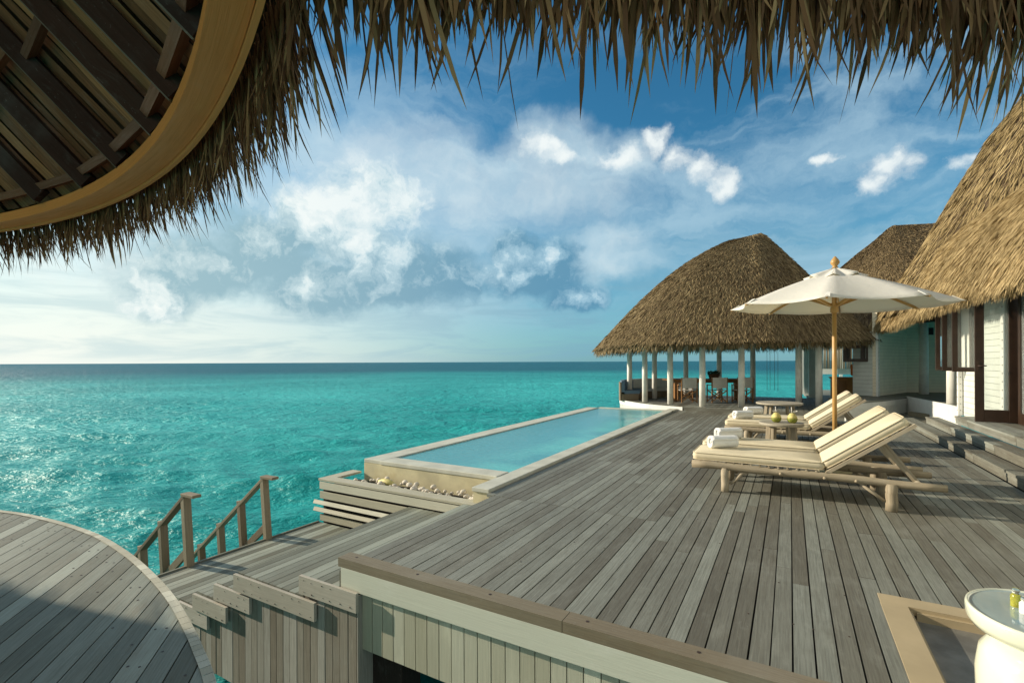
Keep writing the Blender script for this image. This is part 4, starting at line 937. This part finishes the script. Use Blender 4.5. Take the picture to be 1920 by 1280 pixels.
trn = tt.node('ShaderNodeBsdfTranslucent', ins={0: (.80, .72, .52, 1)}); mx = tt.node('ShaderNodeMixShader', ins={0: .35, 1: bb.outputs[0], 2: trn.outputs[0]}); tt.l.new(mx.outputs[0], [n for n in tt.n if n.type == 'OUTPUT_MATERIAL'][0].inputs[0])
bump(tt, bb, tt.noise(tt.node('ShaderNodeTexCoord').outputs['Object'], 7, 4, .6).outputs['Fac'], .35, .02)
o.data.materials.clear(); o.data.materials.append(mt); M['canopy'] = mt
can = MB()
for s in range(8):
    for w in range(6):
        for i in range(4):
            P = []
            for (ww, ii) in ((w, i), (w+1, i), (w+1, i+1), (w, i+1)):
                f = ww/6; q = .02+.26*ii/4; aL, aR = a0+s*math.pi/4, a0+(s+1)*math.pi/4; zz = cz(q)+.045-.01*(ii/4)
                p = up_(Rc*q, aL, zz).lerp(up_(Rc*q, aR, zz), f); p = p+Vector((0, 0, -.06*math.sin(f*math.pi)*(ii/4)+.012*math.sin(f*9+s*2)*(ii/4))); P.append(p)
            can.face(P, smooth=True)
o = can.build('vent_cap', mt, um, merge=True); s = o.modifiers.new('s', 'SOLIDIFY'); s.thickness = .004
top = up_(0, 0, za+.03)
mb = MB(); mb.lathe([(.02, 0), (.045, .012), (.03, .025), (.028, .035), (.055, .07), (.058, .095), (.045, .125), (.016, .165), (.0, .178)], (top.x, top.y, top.z), 18); mb.build('finial', M['teak'], um)
for s in range(8):
    a = a0+s*math.pi/4; mb = MB(); mb.beam(tuple(up_(.04, a, cz(.02)-.07)), tuple(up_(Rc*.99, a, cz(1)-.012)), .024, .03); mb.build('rib', M['teak'], um)
    mb = MB(); mb.beam(tuple(up_(.05, a, 2.39)), tuple(up_(Rc*.47, a, cz(.47)-.045)), .028, .036); mb.build('strut', M['teak'], um)
    mb = MB(); p = up_(Rc*.985, a, cz(1)-.006); q = up_(Rc*.90, a, cz(.9)+.008); mb.beam(tuple(q), tuple(p), .06, .006); mb.build('corner_patch', M['canvas'], um)
mb = MB(); mb.lathe([(.033, 2.28), (.05, 2.295), (.05, 2.35), (.042, 2.37), (.062, 2.38), (.062, 2.42), (.033, 2.425)], (ux, uy, 0), 16); mb.build('hub', M['teak'], um)
mb = MB(); mb.tube([(ux+.06, uy, 2.40), (ux+.07, uy, 2.24)], .008, 6); mb.build('cord', M['rail'], um)

# ---------------------------------------------------------------- stone edged basin and the glazed stool
mb = MB()
mb.box((.585, 3.42, -.02), (.145, 1.16, .05), ax=1, rnd=(.5, .5)); mb.box((1.6, 4.07, -.02), (2.17, .14, .05), ax=0)
mb.box((1.8, 3.3, -.09), (2.4, 1.6, .04), mat=1); mb.box((.668, 3.3, -.1), (.02, 1.4, .16)); mb.box((1.7, 3.99, -.1), (2.0, .02, .16))
mb.build('stone_border', [M['sand_stone'], M['shingle_tile']], kind='structure')
sx, sy, stz = .925, 2.80, .55
tbp = empty('glazed_stool', (sx, sy, -.14), 'glossy pale ceramic stool table with a dished blue grey top in the near corner', 'side table')
mb = MB(); mb.lathe([(.12, -.14), (.17, -.12), (.215, .0), (.232, .15), (.235, .28), (.222, .365), (.185, .42), (.14, .44), (.13, .45)], (sx, sy, 0), 64); mb.build('body', M['glaze'], tbp)
mb = MB(); mb.lathe([(.13, .45), (.20, .455), (.25, .475), (.264, .50), (.266, .54), (.262, .552), (.254, .553), (.25, .548), (.245, .525), (.0, .52)], (sx, sy, 0), 72); mb.build('tray', M['glaze'], tbp)
mb = MB(); mb.lathe([(.2505, .5475), (.24, .542), (.12, .535), (.001, .534)], (sx, sy, 0), 72); mb.build('tray_surface', M['glaze_top'], tbp)
for k, (x, y, h, mat, lb) in enumerate(((.835, 2.87, .085, 'lime', 'tallest small glass bottle of yellow liquid on the stool table'), (.845, 2.81, .075, 'petal', 'small glass bottle of white cream between two others on the stool table'), (.862, 2.775, .065, 'amber', 'small glass bottle of amber liquid on the stool table'))):
    e = empty('bottle', (x, y, .537), lb, 'bottle', 'small bottles on the stool table')
    mb = MB(); mb.lathe([(.017, 0), (.018, .004), (.018, h*.66), (.012, h*.74), (.009, h*.78)], (x, y, .537), 20); mb.build('body', M[mat], e)
    mb = MB(); mb.lathe([(.011, h*.775), (.013, h*.79), (.013, h), (.010, h+.002)], (x, y, .537), 16); mb.build('cap', M['glass'], e)

# ---------------------------------------------------------------- near roof: ring beam, rafters, thatch eaves
nr = empty('thatched_canopy', (-3.08, -3.94, 2.4), 'dark thatched roof edge overhead with a curved wooden ring beam and hanging palm leaves', 'roof')
CX0, CY0 = -3.085, -3.937
def ringp(a, r, z): return (CX0+r*math.cos(a), CY0+r*math.sin(a), z)
mb = MB(); a1, a2 = R(52), R(150); N_ = 70
for i in range(N_):
    a, b = a1+(a2-a1)*i/N_, a1+(a2-a1)*(i+1)/N_; s0, s1 = (a-a1)*5, (b-a1)*5; rn = (.4, .3)
    for (r0, r1, z0, z1, rn) in ((4.945, 5.030, 2.40, 2.45, (.35, .3)), (5.032, 5.046, 2.388, 2.47, (.9, .7))):
        mb.face([ringp(a, r0, z0), ringp(b, r0, z0), ringp(b, r1, z0), ringp(a, r1, z0)], [(s0, r0), (s1, r0), (s1, r1), (s0, r1)], rn)
        mb.face([ringp(a, r0, z0), ringp(a, r0, z1), ringp(b, r0, z1), ringp(b, r0, z0)], [(s0, 0), (s0, .2), (s1, .2), (s1, 0)], rn)
        mb.face([ringp(a, r1, z0), ringp(b, r1, z0), ringp(b, r1, z1), ringp(a, r1, z1)], [(s0, 0), (s1, 0), (s1, .2), (s0, .2)], rn)
mb.build('ring_beam', M['beam'], nr)
Dr = Vector((-.868, -.497, 1.05)).normalized(); sd = Vector((.497, -.868, 0)); un = Dr.cross(sd); un = -un if un.z < 0 else un
hits = [(-.70, .30), (-1.05, .55), (-1.37, .69), (-1.75, .81), (-2.08, .90), (-2.54, .97), (-2.98, 1.0), (-3.43, .96), (-3.9, .9), (-4.4, .78), (-4.9, .6)]
mid_o = []
for i, (x, y) in enumerate(hits):
    p = Vector((x, y, 2.46))-Dr*.02
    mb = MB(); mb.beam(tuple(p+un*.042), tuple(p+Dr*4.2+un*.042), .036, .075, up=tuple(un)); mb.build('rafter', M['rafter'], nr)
    mb = MB(); mb.beam(tuple(p+un*.004), tuple(p+Dr*4.2+un*.004), .020, .010, up=tuple(un)); mb.build('rafter_edge', M['curb'], nr)
for i in range(len(hits)-1):
    p, q = Vector((*hits[i], 2.46)), Vector((*hits[i+1], 2.46))
    for l in (.07, .62+.10*(i % 2), 1.35):
        a_ = p+Dr*l; b_ = q+Dr*l; nn_ = (b_-a_).cross(Dr).normalized(); nn_ = nn_ if nn_.z > 0 else -nn_
        mb = MB(); mb.beam(tuple(a_+nn_*.04), tuple(b_+nn_*.04), .035, .035, up=tuple(nn_)); mb.build('noggin', M['noggin'], nr)
mb = MB(); hp = [Vector((*h_, 2.46)) for h_ in hits]; k = 0
for i in range(len(hp)-1):
    e_ = hp[i+1]-hp[i]; ep = e_-Dr*e_.dot(Dr); nn_ = ep.cross(Dr).normalized(); nn_ = nn_ if nn_.z > 0 else -nn_; nb = max(2, int(ep.length/.06))
    for q in range(nb):
        k += 1; rr_ = random.random(); z1_ = .07+random.uniform(0, .02)
        for j in range(16):
            d0, d1 = -.3+4.6*j/16, -.3+4.6*(j+1)/16; wv = lambda d: .006*math.sin(d*5+k*1.7)+.003*math.sin(d*13+k)
            a_, b_ = hp[i]+e_*(q/nb)+nn_*z1_, hp[i]+e_*((q+.93)/nb)+nn_*z1_
            P4 = [a_+Dr*d0+ep.normalized()*wv(d0), a_+Dr*d1+ep.normalized()*wv(d1), b_+Dr*d1+ep.normalized()*wv(d1), b_+Dr*d0+ep.normalized()*wv(d0)]
            if math.hypot(P4[0].x-CX0, P4[0].y-CY0) > 5.03: continue
            mb.face([tuple(v) for v in P4], [(d0+k*3, 0), (d1+k*3, 0), (d1+k*3, .06), (d0+k*3, .06)], (rr_, .5))
    a_, b_ = hp[i]+nn_*.13, hp[i+1]+nn_*.13
    mb.face([tuple(a_), tuple(a_+Dr*4.6), tuple(b_+Dr*4.6), tuple(b_)], mat=1)
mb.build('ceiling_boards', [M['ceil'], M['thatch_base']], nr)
# roof body above (cone shell, rear cut open for more sky light) gives the dark underside and the shadow on the round deck
def Fn(u, t):
    a = R(-250)+u*R(330) ; a = R(64)+u*R(176); r = 5.28*(1-t)+.3*t; return np.stack([CX0+(r-.14)*np.cos(a), CY0+(r-.14)*np.sin(a), 2.48+t*15], -1)
surf_thatch('outer_thatch', Fn, 90, 10, 100, .4, .03, [M['thatch_dark'], M['thatch_base']], nr, inner=.03)
ew = curve_fn([(-9.0, -1.1), (-8.1, 0.0)])
def hang(name, pathf, n, zr_, outw, Lr, Wd, slope, mat, zone, dn=.95, jit=.14):
    """leaf blades hanging from a path; zone = depth of the root band behind the edge"""
    mb = MB(); u = rng.uniform(0, 1, n); p = pathf(u); e = 2e-3; S = pathf(np.clip(u+e, 0, 1))-pathf(np.clip(u-e, 0, 1)); S = np.concatenate([S, np.zeros((n, 1))], 1); S /= np.linalg.norm(S, axis=1)[:, None]
    O = np.stack([-S[:, 1], S[:, 0], np.zeros(n)], 1)*outw; k = rng.uniform(0, 1, n)[:, None]
    P = np.concatenate([p, np.full((n, 1), zr_)], 1)-O*k*zone+np.array([0, 0, 1.0])*k*zone*slope+np.array([0, 0, 1.0])*rng.normal(0, .012, (n, 1))
    T = O*rng.normal(.14, .10, (n, 1))+np.array([0, 0, -dn]); T /= np.linalg.norm(T, axis=1)[:, None]
    Lv = Lr*(1+.3*k[:, 0]); mbL = Lv
    blades_v(mb, P, T, O, S, mbL, Wd, jit); return mb.build(name, [mat], nr)
def blades_v(mb, P, T, N, S, L, W, jit):
    n = len(P); D = T+S*rng.normal(0, jit, (n, 1)); D /= np.linalg.norm(D, axis=1)[:, None]
    Sd = S-D*np.sum(S*D, axis=1)[:, None]; Sd /= np.linalg.norm(Sd, axis=1)[:, None]; tw = rng.normal(0, .55, (n, 1)); Sd = Sd*np.cos(tw)+N*np.sin(tw)
    L = (L*rng.uniform(.62, 1.12, n))[:, None]; W = (W*rng.uniform(.55, 1.35, n))[:, None]; bend = S*rng.normal(0, .035, (n, 1))+N*rng.normal(0, .03, (n, 1))
    pts = [P-Sd*W*.4, P+Sd*W*.4]; m1 = P+D*L*.5+bend*.3*L/.3; m2 = P+D*L*.82+bend*.7*L/.3; tip = P+D*L+bend*L/.3*1.0
    V = np.stack([P-Sd*W*.4, P+Sd*W*.4, m1+Sd*W*.5, m2+Sd*W*.44, tip, m2-Sd*W*.44, m1-Sd*W*.5], 1).reshape(-1, 3); b0 = len(mb.v); mb.v += V.tolist(); r = rng.uniform(0, 1, n)**1.6
    for i in range(n):
        k = b0+7*i
        for f in ((k, k+1, k+2, k+6), (k+6, k+2, k+3, k+5), (k+5, k+3, k+4)): mb.f.append(f); mb.u += [(0, 0)]*len(f); mb.r.append((float(r[i]), .5)); mb.m.append(0); mb.s.append(False)
arcp = [(CX0+5.10*math.cos(a), CY0+5.10*math.sin(a)) for a in np.linspace(R(152), R(64.5), 60)]
pathA = curve_fn(arcp)
hang('hanging_leaves', pathA, 3000, 2.45, 1, .19, .0072, .8, M['thatch_dark'], .03)
arcq = [(CX0+5.13*math.cos(a), CY0+5.13*math.sin(a)) for a in np.linspace(R(152), R(64.5), 60)]
hang('hanging_leaves', curve_fn(arcq), 1500, 2.45, 1, .25, .0072, .8, M['thatch_dark'], .03)
ln = [(-.86, .68), (-.60, .84), (-.26, 1.07), (.06, 1.29), (.50, 1.595), (.9, 1.87), (1.5, 2.28)]
pathB = curve_fn(smooth_poly(ln, 4))
hang('hanging_leaves', pathB, 520, 2.53, 1, .30, .0095, .8, M['thatch_dark'], .04, jit=.09)
hang('hanging_leaves', pathB, 2000, 2.53, 1, .20, .0085, .8, M['thatch_dark'], .04, jit=.09)
ga = curve_fn([(.36, 1.49), (.9, 1.87)]); hang('hanging_leaves', ga, 60, 2.56, 1, .36, .008, .8, M['thatch_gold'], .05, jit=.12)  # gold colour paints these right-hand leaves as sunlit
surf_thatch('outer_thatch', pair_fn([(-13.2, -.56, 2.42), (-8.5, .42, 2.42), (-5.6, 1.02, 2.42)], [(-13.2, -4.5, 5.5), (-8.5, -4.0, 5.5), (-5.2, -3.6, 5.5)], .02), 30, 4, 3000, .4, .03, [M['thatch_dark'], M['thatch_base']], nr, inner=.05)
ls = [(-.86, .68, 2.62), (.06, 1.29, 2.62), (1.6, 2.35, 2.62)]; le = [(-.66, .36, 2.95), (.24, .98, 2.95), (1.8, 2.05, 2.95)]
surf_thatch('outer_thatch', pair_fn(ls, le, .02), 20, 4, 60, .4, .03, [M['thatch_dark'], M['thatch_base']], nr, inner=.05)
